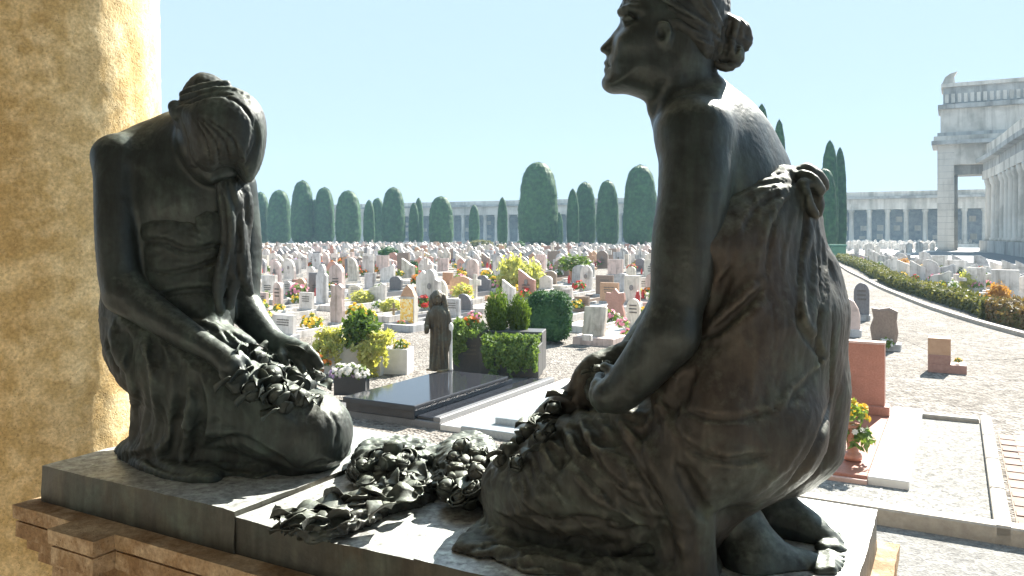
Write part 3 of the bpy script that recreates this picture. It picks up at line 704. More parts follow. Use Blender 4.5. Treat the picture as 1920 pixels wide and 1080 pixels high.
# ============================================================ the bowed woman
LW = empty('bronze_statue', (-0.86, 2.12, SLABZ))
tag(LW, 'bronze woman kneeling with head bowed low over flowers gathered in her lap', 'statue', 'bronze mourning women')
def left_woman():
    B = Field((-1.20, 1.82, 1.62), (-0.42, 2.42, 2.42), 0.0042)
    # trunk, rounded back
    B.inflate([(186, 292), (205, 262), (240, 240), (282, 222), (330, 208), (380, 240), (440, 300), (462, 350), (452, 430), (440, 540), (420, 620), (240, 620), (214, 520), (190, 400)], 2.17, 0.135, 0.12, 0.02)
    B.limb([(345, 270, 2.13, 50), (375, 250, 2.10, 52), (400, 262, 2.06, 56)], 0.03)
    B.egg(330, 380, 2.09, 62, 60, 0.075, 0.04)
    # bowed head (the face is under the hair, looking down and to the side)
    B.egg(408, 262, 2.06, 70, 80, 0.10, 0.02, roll=10)
    B.egg(402, 318, 2.03, 36, 26, 0.05, 0.02); B.egg(396, 330, 2.00, 9, 14, 0.018, 0.01)
    # near arm
    B.limb([(222, 300, 2.075, 40), (219, 340, 2.06, 39), (219, 430, 2.04, 37.5), (224, 510, 2.03, 37), (234, 548, 2.02, 38)], 0.02)
    B.egg(222, 292, 2.10, 38, 32, 0.05, 0.06)
    B.limb([(236, 552, 2.02, 36), (285, 585, 2.00, 33), (345, 625, 1.975, 28), (395, 655, 1.955, 22), (415, 668, 1.95, 20)], 0.02)
    hand(B, [(410, 664, 1.95, 20), (432, 684, 1.94, 24), (440, 700, 1.94, 22)],
         [[(446, 690, 1.935, 12), (456, 706, 1.925, 9.5), (457, 722, 1.925, 8.5), (451, 734, 1.93, 7)],
          [(438, 702, 1.925, 12), (447, 719, 1.915, 9.5), (452, 735, 1.915, 8.5), (455, 746, 1.925, 7)],
          [(428, 706, 1.92, 11), (436, 722, 1.91, 9), (446, 737, 1.912, 8), (456, 752, 1.92, 6.5)],
          [(420, 702, 1.92, 10), (428, 716, 1.912, 8), (440, 727, 1.912, 7), (450, 735, 1.915, 6)]],
         [(428, 668, 1.95, 12), (446, 666, 1.955, 10), (460, 676, 1.96, 8), (470, 688, 1.962, 7)])
    # far arm
    B.limb([(440, 350, 2.27, 40), (452, 460, 2.27, 37), (452, 555, 2.25, 34), (462, 580, 2.235, 32), (492, 618, 2.20, 25), (520, 645, 2.17, 19)], 0.02)
    hand(B, [(520, 642, 2.17, 18), (548, 652, 2.15, 19), (560, 656, 2.14, 15)],
         [[(560, 648, 2.14, 10), (578, 655, 2.12, 8), (592, 668, 2.105, 7), (603, 685, 2.10, 5.5)],
          [(558, 656, 2.13, 10), (575, 663, 2.11, 8), (588, 676, 2.10, 7), (596, 690, 2.095, 5.5)],
          [(554, 662, 2.12, 9), (568, 672, 2.105, 7.5), (578, 686, 2.10, 6.5), (584, 697, 2.095, 5.5)],
          [(546, 664, 2.12, 8.5), (556, 676, 2.10, 7), (564, 688, 2.09, 6), (568, 697, 2.085, 5)]],
         [(530, 655, 2.14, 9), (528, 668, 2.11, 8), (536, 680, 2.09, 6.5)])
    sculpt('figure', B, M_skin, LW, skin_detail, 1)
    # ---- hair
    H = Field((-1.00, 1.88, 1.66), (-0.55, 2.30, 2.44), 0.0036)
    H.inflate([(322, 206), (330, 192), (348, 180), (378, 168), (420, 160), (452, 168), (478, 186), (494, 212), (498, 248), (492, 284), (484, 312), (470, 336), (464, 340), (448, 326), (436, 318), (420, 322), (396, 336), (378, 330), (350, 316), (338, 284), (332, 250), (324, 228)],
              2.055, 0.13, 0.085, 0.01)
    H.egg(418, 236, 2.0, 62, 60, 0.07, 0.03)
    # knot on the crown
    H.inflate([(338, 184), (344, 164), (358, 146), (374, 136), (394, 138), (412, 147), (424, 158), (410, 170), (380, 172), (356, 180)], 2.10, 0.055, 0.035, 0.008)
    H.limb([(345, 178, 2.03, 9), (368, 168, 2.02, 9), (398, 160, 2.02, 8), (424, 158, 2.03, 8)], 0.006)
    H.limb([(328, 200, 2.00, 12), (334, 215, 1.985, 12), (344, 208, 1.98, 10)], 0.008)
    H.limb([(342, 184, 2.01, 6), (372, 176, 1.985, 6), (404, 168, 1.98, 6), (440, 170, 1.99, 6), (468, 188, 2.0, 6)], 0.006)
    # the flap that falls past the far cheek
    H.inflate([(470, 190), (488, 206), (498, 240), (496, 285), (486, 318), (474, 338), (464, 341), (452, 328), (462, 300), (474, 270), (476, 230)], 2.03, 0.05, 0.02, 0.01)
    for pts, r in (([(350, 200), (380, 184), (420, 180), (455, 200), (474, 232), (470, 270), (455, 300)], 2.5), ([(478, 226), (482, 262), (470, 292), (458, 318)], 4), ([(345, 196), (362, 190), (400, 176), (440, 178)], 4),
                   ([(342, 224), (352, 262), (360, 300), (384, 326)], 2.2)):
        H.fold(pts, r, 'groove')
    for j in range(9):
        t = j / 8.0; x0 = 352 + 14 * t
        pts = [(356 + 12 * t, 212 + 6 * t), (372 + 30 * t, 240 + 6 * t - 20 * (t)), (384 + 60 * t, 280 - 24 * t), (384 + 74 * t, 326 - 30 * t)]
        H.fold(pts, 1.2, 'groove' if j % 2 else 'ridge', 0.0 if j % 2 else 0.9)
    # long loose hair and shawl end falling in front of the far shoulder
    for k, pts in enumerate(([(415, 322, 2.05, 18), (432, 370, 2.04, 22), (436, 430, 2.05, 22), (432, 500, 2.06, 18), (420, 560, 2.05, 12), (412, 586, 2.04, 8)],
                [(440, 325, 2.08, 18), (456, 370, 2.08, 16), (458, 410, 2.10, 16), (452, 450, 2.10, 16), (455, 500, 2.10, 12)],
                [(448, 430, 2.07, 14), (452, 480, 2.07, 16), (458, 520, 2.07, 14), (468, 548, 2.08, 8)],
                [(424, 470, 2.03, 12), (412, 520, 2.02, 11), (410, 556, 2.02, 10), (414, 582, 2.02, 8)],
                [(446, 500, 2.06, 12), (436, 545, 2.05, 10), (432, 575, 2.04, 7)])):
        H.limb(pts, 0.010)
    for pts, r in (([(424, 330), (440, 380), (446, 430), (438, 490), (426, 540)], 6), ([(446, 336), (452, 380), (462, 420)], 5), ([(412, 350), (424, 400), (424, 460), (416, 510)], 5),
                   ([(452, 440), (444, 480), (452, 524)], 6), ([(434, 500), (424, 540), (420, 570)], 5), ([(460, 380), (448, 420), (448, 452)], 5)):
        H.fold(pts, r, 'groove')
    for pts, r in (([(432, 340), (448, 390), (452, 440)], 5), ([(418, 350), (432, 400), (434, 470), (426, 520), (416, 560)], 5), ([(444, 460), (452, 500), (464, 540)], 5), ([(440, 480), (432, 530), (428, 565)], 4)):
        H.fold(pts, r, 'ridge', 0.2)
    def hd(V, nn): return 0.0011 * flow_noise(V, (0.15, 0.05, 1), 0.012, 0.08, 41) + 0.0005 * vnoise(V / 0.006, 3)
    sculpt('hair', H, M_hair, LW, hd, 1)
    # ---- bodice and skirt
    D = Field((-1.25, 1.80, 1.392), (-0.36, 2.50, 2.06), 0.0044)
    D.inflate([(226, 400), (236, 386), (330, 378), (410, 372), (436, 392), (440, 470), (436, 560), (425, 640), (300, 640), (240, 560), (228, 470)], 2.165, 0.146, 0.12, 0.02)
    D.egg(318, 430, 2.06, 44, 44, 0.045, 0.03); D.egg(392, 425, 2.07, 40, 44, 0.04, 0.03)
    # seat, thighs, knees
    D.inflate([(190, 545), (186, 590), (192, 645), (196, 672), (214, 700), (236, 724), (249, 745), (252, 780), (246, 812), (222, 846), (250, 872), (330, 892), (430, 884), (560, 888), (636, 858), (652, 812), (648, 778), (630, 752), (600, 735),
               (560, 752), (500, 740), (455, 700), (380, 650), (300, 600), (240, 560)], 2.13, 0.17, 0.14, 0.03, tilt=(-0.0001, 0))
    D.limb([(300, 660, 2.10, 82), (400, 720, 2.04, 82), (500, 780, 2.00, 74), (580, 815, 2.02, 66)], 0.04)
    D.limb([(340, 660, 2.27, 80), (480, 735, 2.22, 70), (590, 805, 2.16, 62)], 0.04)
    D.egg(590, 818, 2.06, 64, 60, 0.12, 0.04)
    # cloth gathered round the elbow and hip
    D.limb([(214, 552, 2.12, 14), (212, 600, 2.11, 18), (222, 650, 2.10, 22), (256, 700, 2.08, 26)], 0.03)
    # spread on the slab
    D.mound([(216, 848), (236, 838), (330, 820), (600, 830), (656, 842), (650, 858), (612, 872), (585, 884), (548, 894), (520, 888), (480, 900), (430, 896), (400, 908), (352, 908), (310, 900), (262, 882), (232, 866)], SLABZ + .008, .028, .04)
    D.mound([(240, 846), (330, 830), (590, 838), (626, 850), (580, 870), (480, 880), (400, 886), (320, 884), (262, 868)], SLABZ + .008, .06, .07)
    for p, r in (([(250, 862), (290, 880), (340, 892)], 6), ([(320, 880), (370, 896), (430, 892)], 6), ([(440, 884), (500, 892), (556, 884)], 5), ([(580, 874), (620, 862), (648, 852)], 5)): D.fold(p, r, 'ridge', .4)
    for p, r in (([(270, 860), (320, 882), (370, 886)], 5), ([(400, 888), (450, 892), (500, 884)], 5), ([(560, 880), (600, 866), (636, 856)], 4)): D.fold(p, r, 'groove')
    for p, r in (([(240, 462), (300, 452), (350, 470), (400, 462), (438, 458)], 5), ([(240, 548), (300, 552), (350, 544), (400, 546), (436, 548)], 6), ([(268, 505), (320, 512), (370, 500), (430, 480)], 4), ([(300, 384), (340, 392), (360, 412), (372, 438)], 4)):
        D.fold(p, r, 'groove')
    for p, r in (([(262, 472), (310, 468), (352, 480), (432, 466)], 4), ([(256, 540), (310, 540), (370, 532), (436, 538)], 4.5), ([(262, 384), (330, 380), (410, 376)], 4), ([(280, 500), (330, 492), (390, 502)], 3.5)):
        D.fold(p, r, 'ridge', 0.6)
    # skirt folds fall from the hip
    for p, r in (([(262, 620), (282, 680), (288, 740), (282, 800), (262, 845)], 11), ([(296, 632), (312, 690), (312, 760), (304, 830), (300, 870)], 12), ([(240, 640), (250, 700), (258, 760), (256, 810), (238, 845)], 9),
                 ([(322, 650), (345, 700), (352, 770), (350, 830), (340, 880)], 11), ([(215, 600), (222, 650), (240, 700)], 9), ([(360, 820), (420, 806), (480, 830), (540, 858)], 9), ([(352, 860), (420, 850), (480, 868)], 9),
                 ([(440, 730), (500, 766), (560, 800)], 7), ([(606, 770), (622, 800), (612, 840)], 4), ([(600, 850), (620, 856), (640, 846)], 5)):
        D.fold(p, r, 'ridge', 0.4)
    for p, r in (([(280, 626), (298, 690), (298, 760), (290, 820), (280, 850)], 12), ([(250, 630), (266, 700), (272, 770), (262, 826)], 9), ([(312, 646), (330, 700), (332, 780), (324, 860)], 11),
                 ([(345, 680), (372, 740), (376, 800), (362, 850)], 8), ([(232, 610), (240, 660), (250, 720)], 7), ([(200, 630), (206, 660), (226, 704)], 6), ([(380, 838), (440, 824), (500, 852), (556, 876)], 8),
                 ([(618, 770), (634, 805), (624, 840)], 3), ([(400, 872), (450, 876), (510, 884)], 6)):
        D.fold(p, r, 'groove')
    # heap of cloth in the lap below the chest
    D.egg(395, 626, 2.05, 52, 20, 0.05, 0.03, roll=16); D.egg(440, 640, 2.05, 40, 18, 0.05, 0.03, roll=14)
    for p, r in (([(352, 606), (378, 604), (404, 618)], 4), ([(372, 622), (402, 614), (436, 632)], 4), ([(400, 604), (414, 620), (420, 640)], 3.5), ([(430, 616), (446, 630), (470, 634)], 4), ([(384, 600), (392, 616), (386, 632)], 3)): D.fold(p, r, 'ridge', .3)
    for p, r in (([(360, 614), (386, 612), (410, 628)], 3), ([(410, 610), (424, 628), (440, 646)], 3), ([(436, 626), (456, 640), (480, 646)], 3)): D.fold(p, r, 'groove')
    D.noise_disp(0.0015, 0.05, 15, (1, 1, 0.35))
    floor_cut(D)
    def dd(V, nn):
        px, py = px_of(V); knee = np.clip((px - 420) / 60, 0, 1) * np.clip((py - 740) / 30, 0, 1)
        a = 0.0024 * (1 - 0.75 * knee)
        w = np.clip((py - 600) / 60, 0, 1)
        f1 = flow_noise(V, (1, -0.2, 0.1), 0.014, 0.12, 23); f2 = flow_noise(V, (0.1, 0.1, 1), 0.018, 0.2, 24)
        return a * (f1 * (1 - w) * 0.6 + f2 * w) + 0.0006 * flow_noise(V, (0.3, 0.1, 1), 0.006, 0.09, 8) + 0.0006 * vnoise(V / 0.010, 2)
    sculpt('dress', D, M_cloth2, LW, dd, 2)
    return D
LWD = left_woman()

# ============================================================ cast roses and leaves
def rose_mesh(name, seed, openness=0.5, mat=None):
    """layers of cupped petals round a bud, radius about 1, standing on z = 0"""
    r = random.Random(seed); m = MB()
    m.lathe([(0.02, 0.1), (0.35, 0.2), (0.46, 0.6), (0.36, 0.98), (0.14, 1.08), (0.02, 1.02)], 8, a0=r.random())
    for ring, (cnt, rad, hgt, curl) in enumerate(((3, 0.52, 1.14, -0.22), (3, 0.72, 1.06, -0.12 + 0.1 * openness), (4, 0.90, 0.90, 0.02 + 0.25 * openness))):
        for k in range(cnt):
            a0 = (k + 0.37 * ring + r.uniform(-.12, .12)) * 2 * math.pi / cnt; wd = math.pi / cnt * 1.28
            h = hgt * r.uniform(.92, 1.08); cu = curl + r.uniform(-.05, .08); NU, NV = 6, 5
            pts = []
            for lay in (0, 1):
                for j in range(NV):
                    v = j / (NV - 1)
                    for i in range(NU):
                        u = i / (NU - 1) * 2 - 1
                        vv = v * (1 - 0.16 * abs(u) ** 2.2)
                        ra = rad * (0.42 + 0.62 * math.sin(min(1, vv * 1.15) * math.pi / 2)) + cu * vv ** 3 - 0.05 * lay + 0.04 * math.sin(u * 5 + k) * v
                        if v == 1: ra += 0.05 * (1 - lay) + 0.05 * openness
                        an = a0 + u * wd * (0.35 + 0.65 * math.sin(max(.12, vv) * math.pi / 2) ** .5)
                        z = h * (0.06 + 0.94 * vv) - (0.10 * openness if v == 1 else 0) - 0.02 * lay
                        pts.append((ra * math.cos(an), ra * math.sin(an), z))
            fs = []; Q = NU * NV
            for j in range(NV - 1):
                for i in range(NU - 1):
                    p = j * NU + i
                    fs.append((p, p + 1, p + NU + 1, p + NU)); fs.append((Q + p + 1, Q + p, Q + p + NU, Q + p + NU + 1))
            for i in range(NU - 1):
                p = (NV - 1) * NU + i; fs.append((p, p + 1, Q + p + 1, Q + p))
            for j in range(NV - 1):
                p = j * NU; fs.append((p + NU, p, Q + p, Q + p + NU)); p += NU - 1; fs.append((p, p + NU, Q + p + NU, Q + p))
            m.add(pts, fs)
    return m.mesh(name, mat, True)
def leaf_mesh(name, seed, L=1.0, W=0.36, mat=None, wave=0.05, thick=0.03):
    r = random.Random(seed); m = MB(); n = 12; pts = []; bend = r.uniform(.15, .5); tw = r.uniform(-.5, .5)
    for lay in (0, 1):
        for i in range(n):
            t = i / (n - 1); w = W * (math.sin(math.pi * t ** 0.75) ** 0.9 + 0.04 * (1 - t)) * (1 + (0.04 if i % 2 else -0.03))
            if i == n - 1: w = 0.004
            for j in range(5):
                u = j / 4 * 2 - 1
                z = bend * math.sin(t * 3.0) * .55 + 0.34 * W * abs(u) ** 1.4 * 1.4 + wave * math.sin(t * 11 + j * 1.4 + seed) * abs(u) * .6 + tw * u * W * t * .7 - thick * lay
                pts.append((t * L, u * w, z))
    fs = []; Q = n * 5
    for i in range(n - 1):
        for j in range(4):
            p = i * 5 + j; fs.append((p, p + 5, p + 6, p + 1)); fs.append((Q + p, Q + p + 1, Q + p + 6, Q + p + 5))
    for i in range(n - 1):
        p = i * 5; fs.append((p, Q + p, Q + p + 5, p + 5)); p += 4; fs.append((p, p + 5, Q + p + 5, Q + p))
    m.add(pts, fs); return m.mesh(name, mat, True)
def bulb_mesh(name, seed, npet=8, mat=None):
    """a full cast bloom: cupped petals wrapped round a ball, their rims standing free"""
    r = random.Random(seed); m = MB(); n = 7
    m.lathe([(.05, .12), (.5, .25), (.78, .7), (.70, 1.15), (.42, 1.45), (.05, 1.5)], 12)
    for k in range(npet):
        a0 = k * 2.4 + r.uniform(-.3, .3); lay = k / npet; tip = .30 + .75 * lay     # inner petals close over the top
        rad = .80 + .17 * lay; pts = []
        for l in (0, 1):
            for j in range(n):
                v = j / (n - 1)
                for i in range(n):
                    u = i / (n - 1) * 2 - 1; wdt = .85 * math.sin(math.pi * (.12 + .70 * v)) ** .7
                    e = -1.0 + (2.35 - tip) * (v * (1 - .13 * u * u)); an = a0 + u * wdt
                    ra = rad * (1 + .16 * v ** 4 + .05 * abs(u) ** 3 + .03 * math.sin(4 * u + k)) - .05 * l
                    if e > 1.5: e = 1.5
                    pts.append((ra * math.cos(e) * math.cos(an), ra * math.cos(e) * math.sin(an), .78 + ra * math.sin(e) * .92))
        fs = []; Q = n * n
        for j in range(n - 1):
            for i in range(n - 1):
                p = j * n + i; fs.append((p, p + 1, p + n + 1, p + n)); fs.append((Q + p + 1, Q + p, Q + p + n, Q + p + n + 1))
        for i in range(n - 1): p = (n - 1) * n + i; fs.append((p, p + 1, Q + p + 1, Q + p))
        for j in range(n - 1):
            p = j * n; fs.append((p + n, p, Q + p, Q + p + n)); p += n - 1; fs.append((p, p + n, Q + p + n, Q + p))
        m.add(pts, fs)
    return m.mesh(name, mat, True)
ROSE = [bulb_mesh('rose', k, 7 + k % 3, M_leaf) for k in range(5)] + [rose_mesh('rose', 7, 0.2, M_leaf)]
LEAF = [leaf_mesh('leaf', 20 + k, mat=M_leaf) for k in range(6)]
fr = random.Random(21)
def put_rose(parent, p, r, tilt=0.5, az=None):
    az = fr.uniform(0, 6.28) if az is None else az
    return link('rose', fr.choice(ROSE), parent, Vector(p) - parent.location - Vector((0, 0, r * .75)), (math.sin(az) * tilt, -math.cos(az) * tilt, fr.uniform(0, 6)), r)
def put_leaf(parent, p, L, az, pitch, roll=0.0):
    return link('leaf', fr.choice(LEAF), parent, Vector(p) - parent.location, (roll, -pitch, az), (L, L * fr.uniform(.85, 1.3), L))
def lapflowers(parent, fld, roses, leaves, ls=.75):
    for px, py, rp, lift in roses:
        d = float(fld.front(px, py)[0])
        if not d == d: d = parent.location.y
        r = rp * d / FPX; put_rose(parent, U(px, py, d - r * lift), r, fr.uniform(.2, .9), fr.uniform(2.6, 6.0))
    for px, py, L, az, pitch in leaves:
        d = float(fld.front(px, py)[0])
        if not d == d: d = parent.location.y
        put_leaf(parent, U(px, py, d - 0.004), L * ls, R(az), R(pitch) * .5, fr.uniform(-.4, .4))
lapflowers(LW, LWD, [(452, 694, 20, .5), (478, 672, 18, .4), (500, 702, 26, .6), (528, 676, 20, .4), (480, 728, 22, .6), (545, 706, 24, .6), (520, 738, 24, .7), (568, 690, 18, .4), (580, 722, 24, .6), (556, 748, 23, .7), (505, 655, 15, .3), (590, 700, 17, .4), (532, 762, 19, .8), (462, 655, 14, .3)],
           [(440, 664, .08, -60, 10), (470, 660, .08, -30, 10), (496, 720, .08, -90, 0), (560, 700, .08, -50, 0), (515, 745, .08, -100, -10), (575, 745, .07, -70, -20), (500, 664, .08, -20, 5), (465, 712, .08, -110, 0), (540, 722, .07, -80, 0), (540, 660, .09, -30, 0), (500, 690, .08, -60, 0), (560, 735, .08, -80, -20), (600, 720, .07, -40, -30),
            (520, 770, .08, -110, -30), (480, 745, .08, -120, -30), (450, 725, .08, -140, -20), (590, 745, .07, -60, -40), (545, 690, .08, -20, 20), (470, 700, .07, -100, 10)])
lapflowers(RW, RWD, [(958, 846, 22, .4), (988, 812, 22, .5), (975, 832, 18, .6), (1012, 786, 20, .4), (1002, 832, 20, .8), (1040, 762, 18, .4), (1030, 800, 18, .7), (1122, 694, 15, .5), (1136, 684, 12, .5), (968, 866, 18, .8), (945, 862, 15, .6), (1018, 818, 16, .7), (1246, 690, 15, .6), (1270, 668, 15, .5)],
           [(950, 858, .07, 190, -10), (1000, 800, .08, -150, 0), (1025, 790, .08, -120, 0), (1118, 702, .06, -160, 0), (1040, 800, .09, -120, -20), (1010, 846, .08, -130, -30),
            (1070, 752, .10, 200, 20), (980, 856, .07, -100, -30), (1255, 690, .08, 40, 20), (1282, 655, .09, 60, 40), (1298, 640, .08, 30, 30), (1240, 710, .07, -60, 0)], .55)
# the garland left lying on the slab between them
GA = empty('rose_garland', G(760, 900, SLABZ)); tag(GA, 'bronze garland of roses and leaves lying on the slab between the two kneeling women', 'garland')
for px, py, z, r in ((735, 878, .045, .046), (690, 884, .035, .036), (776, 876, .035, .036), (738, 842, .085, .032), (712, 858, .06, .034), (762, 852, .07, .034), (788, 846, .06, .020), (668, 888, .022, .028), (800, 872, .03, .026), (706, 888, .03, .03), (758, 890, .03, .034),
                     (858, 908, .045, .048), (902, 908, .045, .048), (830, 898, .035, .036), (866, 868, .075, .036), (906, 868, .075, .038), (838, 868, .055, .03), (872, 838, .105, .030), (922, 880, .06, .034), (884, 932, .03, .042), (846, 924, .03, .03), (888, 852, .09, .026), (818, 880, .03, .022)):
    p = G(px, py, SLABZ + z); put_rose(GA, p, r * .84, fr.uniform(.1, .7), fr.uniform(2.8, 6.2))
for px, py, z, r in ((676, 872, .05, .022), (700, 868, .06, .024), (724, 866, .07, .024), (748, 866, .07, .022), (772, 862, .06, .022), (720, 896, .03, .026), (748, 900, .03, .024), (690, 900, .025, .022), (788, 888, .03, .022), (816, 862, .05, .02), (852, 882, .07, .024), (884, 884, .08, .026), (892, 912, .06, .026), (916, 930, .04, .028), (866, 930, .04, .026), (838, 912, .05, .024), (930, 902, .05, .026), (856, 856, .09, .02), (904, 850, .09, .022)):
    put_rose(GA, G(px, py, SLABZ + z), r, fr.uniform(.1, .9), fr.uniform(2.8, 6.2))
def garland_body():
    F = Field(tuple(G(520, 1000, SLABZ) - Vector((.12, .10, .01))), tuple(G(960, 815, SLABZ) + Vector((.12, .05, .13))), 0.0042)
    F.mound([(652, 890), (668, 868), (700, 858), (780, 856), (818, 866), (826, 890), (790, 908), (720, 908), (670, 904)], SLABZ, .062, .04)
    F.mound([(800, 890), (826, 868), (880, 856), (936, 870), (945, 930), (905, 946), (850, 944), (815, 920)], SLABZ, .078, .05)
    F.mound([(812, 905), (822, 930), (790, 950), (740, 962), (690, 985), (630, 1008), (592, 1016), (556, 1006), (538, 988), (560, 978), (620, 962), (680, 938), (740, 910), (790, 898)], SLABZ, .034, .03)
    for p in ([(545, 984), (600, 970), (660, 950), (720, 925), (800, 905)], [(560, 996), (620, 984), (690, 960), (760, 935), (810, 915)], [(580, 1008), (640, 994), (700, 974), (770, 950)], [(600, 975), (640, 985), (660, 998)], [(680, 945), (720, 960), (740, 962)], [(740, 915), (770, 935), (800, 940)]):
        F.fold(p, 5, 'ridge', .2); F.fold([(x + 6, y + 6) for x, y in p], 4, 'groove')
    F.a = np.maximum(F.a, (SLABZ - .004 - F.ax[2])[None, None, :].astype(np.float32))
    sculpt('foliage_mass', F, M_leaf, GA, lambda V, n: .0055 * flow_noise(V, (-.9, -.4, .1), .014, .035, 77) + .003 * vnoise(V / .011, 78), 1)
garland_body()
for k in range(16):
    px = fr.uniform(660, 935); py = 900 - 22 * (px < 700) + fr.uniform(-30, 24)
    put_leaf(GA, G(px, py, SLABZ + fr.uniform(.03, .06)), fr.uniform(.04, .06), fr.uniform(0, 6.28), fr.uniform(-.3, .2), fr.uniform(-.4, .4))
for k in range(24):
    t = k / 23.0; px = 812 - 250 * t + fr.uniform(-10, 10); py = 918 + 74 * t + fr.uniform(-14, 14)
    put_leaf(GA, G(px, py, SLABZ + fr.uniform(.024, .034)), fr.uniform(.05, .08), R(205) + fr.uniform(-.8, .8), fr.uniform(-.25, .05), fr.uniform(-.45, .45))
for k in range(5):
    m = MB(); o = fr.uniform(-10, 10)
    pts = [G(835 - 290 * t + 8 * math.sin(5 * t + k), 905 + 84 * t + o * (1 - t) + 5 * math.sin(7 * t + 2 * k), SLABZ + .02 + .012 * math.sin(6 * t + k)) - GA.location for t in [i / 12 for i in range(13)]]
    m.tube(pts, [.006 - .002 * i / 12 for i in range(13)], 6); m.build('stem', M_leaf, GA, smooth=True)
for k in range(4):
    a = G(548 + 12 * k, 985 + 4 * k, SLABZ + .02); put_leaf(GA, a, .06, R(150 + 40 * k), R(20), .4)
# ============================================================ bronze slab, stone pedestal, column, portico
A0 = Vector((-1.203, 2.045, 0)); SLU, SLV, SLB = 1.895, 0.70, 1.318
def UVp(u, v, z): return A0 + UV * u + VV * v + Vector((0, 0, z))
def rough_box(name, u0, u1, v0, v1, z0, z1, mat, parent, cell=0.02, amp=0.003, seed=0, droop=None):
    """a box with uneven faces, subdivided; in the slab's own axes"""
    nu, nv, nz = [max(2, int((b - a) / cell) + 1) for a, b in ((u0, u1), (v0, v1), (z0, z1))]
    us, vs, zs = np.linspace(u0, u1, nu), np.linspace(v0, v1, nv), np.linspace(z0, z1, nz)
    Vt = []; Fc = []
    def face(fn, n1, n2):
        b = len(Vt)
        for i in range(n1):
            for j in range(n2): Vt.append(fn(i, j))
        for i in range(n1 - 1):
            for j in range(n2 - 1):
                q = b + i * n2 + j; Fc.append((q, q + n2, q + n2 + 1, q + 1))
    face(lambda i, j: (us[i], vs[j], z1), nu, nv)
    face(lambda i, j: (us[nu - 1 - i], vs[j], z0), nu, nv)
    face(lambda i, j: (us[i], v0, zs[j]), nu, nz); face(lambda i, j: (us[nu - 1 - i], v1, zs[j]), nu, nz)
    face(lambda i, j: (u0, vs[nv - 1 - i], zs[j]), nv, nz); face(lambda i, j: (u1, vs[i], zs[j]), nv, nz)
    P = np.array(Vt)
    off = np.stack([vnoise(P / 0.11, seed), vnoise(P / 0.11 + 7, seed + 1), vnoise(P / 0.16 + 3, seed + 2)], 1) * amp
    off += np.stack([vnoise(P / 0.03, seed + 3), vnoise(P / 0.03 + 7, seed + 4), vnoise(P / 0.03 + 3, seed + 5)], 1) * amp * 0.45
    low = (P[:, 2] - z0) < 1e-6; off[low] = 0; off[:, 2] *= 0.5
    if droop is not None: off = off + droop(P)
    P = P + off
    W = np.array(A0) + P[:, :1] * np.array(UV) + P[:, 1:2] * np.array(VV) + np.stack([0 * P[:, 2], 0 * P[:, 2], P[:, 2]], 1)
    if parent is not None: W = W - np.array(parent.location)
    me = mesh_np(name, W, Fc, mat, True)
    return link(name, me, parent)
def soften(o, w=0.004):
    import bmesh
    bm = bmesh.new(); bm.from_mesh(o.data); bmesh.ops.remove_doubles(bm, verts=bm.verts, dist=1e-5)
    for e in bm.edges:
        if len(e.link_faces) == 2 and e.calc_face_angle(0) > R(50): e.smooth = False
    bm.to_mesh(o.data); bm.free(); return o
BS = empty('bronze_plinth', UVp(SLU / 2, SLV / 2, SLB)); tag(BS, 'long low cast bronze slab the two kneeling women rest on', 'plinth')
def droop(P):
    f = np.exp(-((P[:, 0] - .92) / .12) ** 2) * (P[:, 1] < .12) * (P[:, 2] > SLB + .03)
    o = np.zeros_like(P); o[:, 2] = -0.008 * f; return o
soften(rough_box('raised_plate', 0.0, 0.70, 0.0, SLV, SLB, SLABZ + 0.010, M_slab, BS, seed=3))
soften(rough_box('plate', 0.7003, 1.168, 0.003, SLV - .002, SLB, SLABZ - 0.002, M_slab, BS, seed=5, droop=droop))
soften(rough_box('plate', 1.1685, SLU, 0.0, SLV, SLB, SLABZ + 0.0015, M_slab, BS, seed=8))

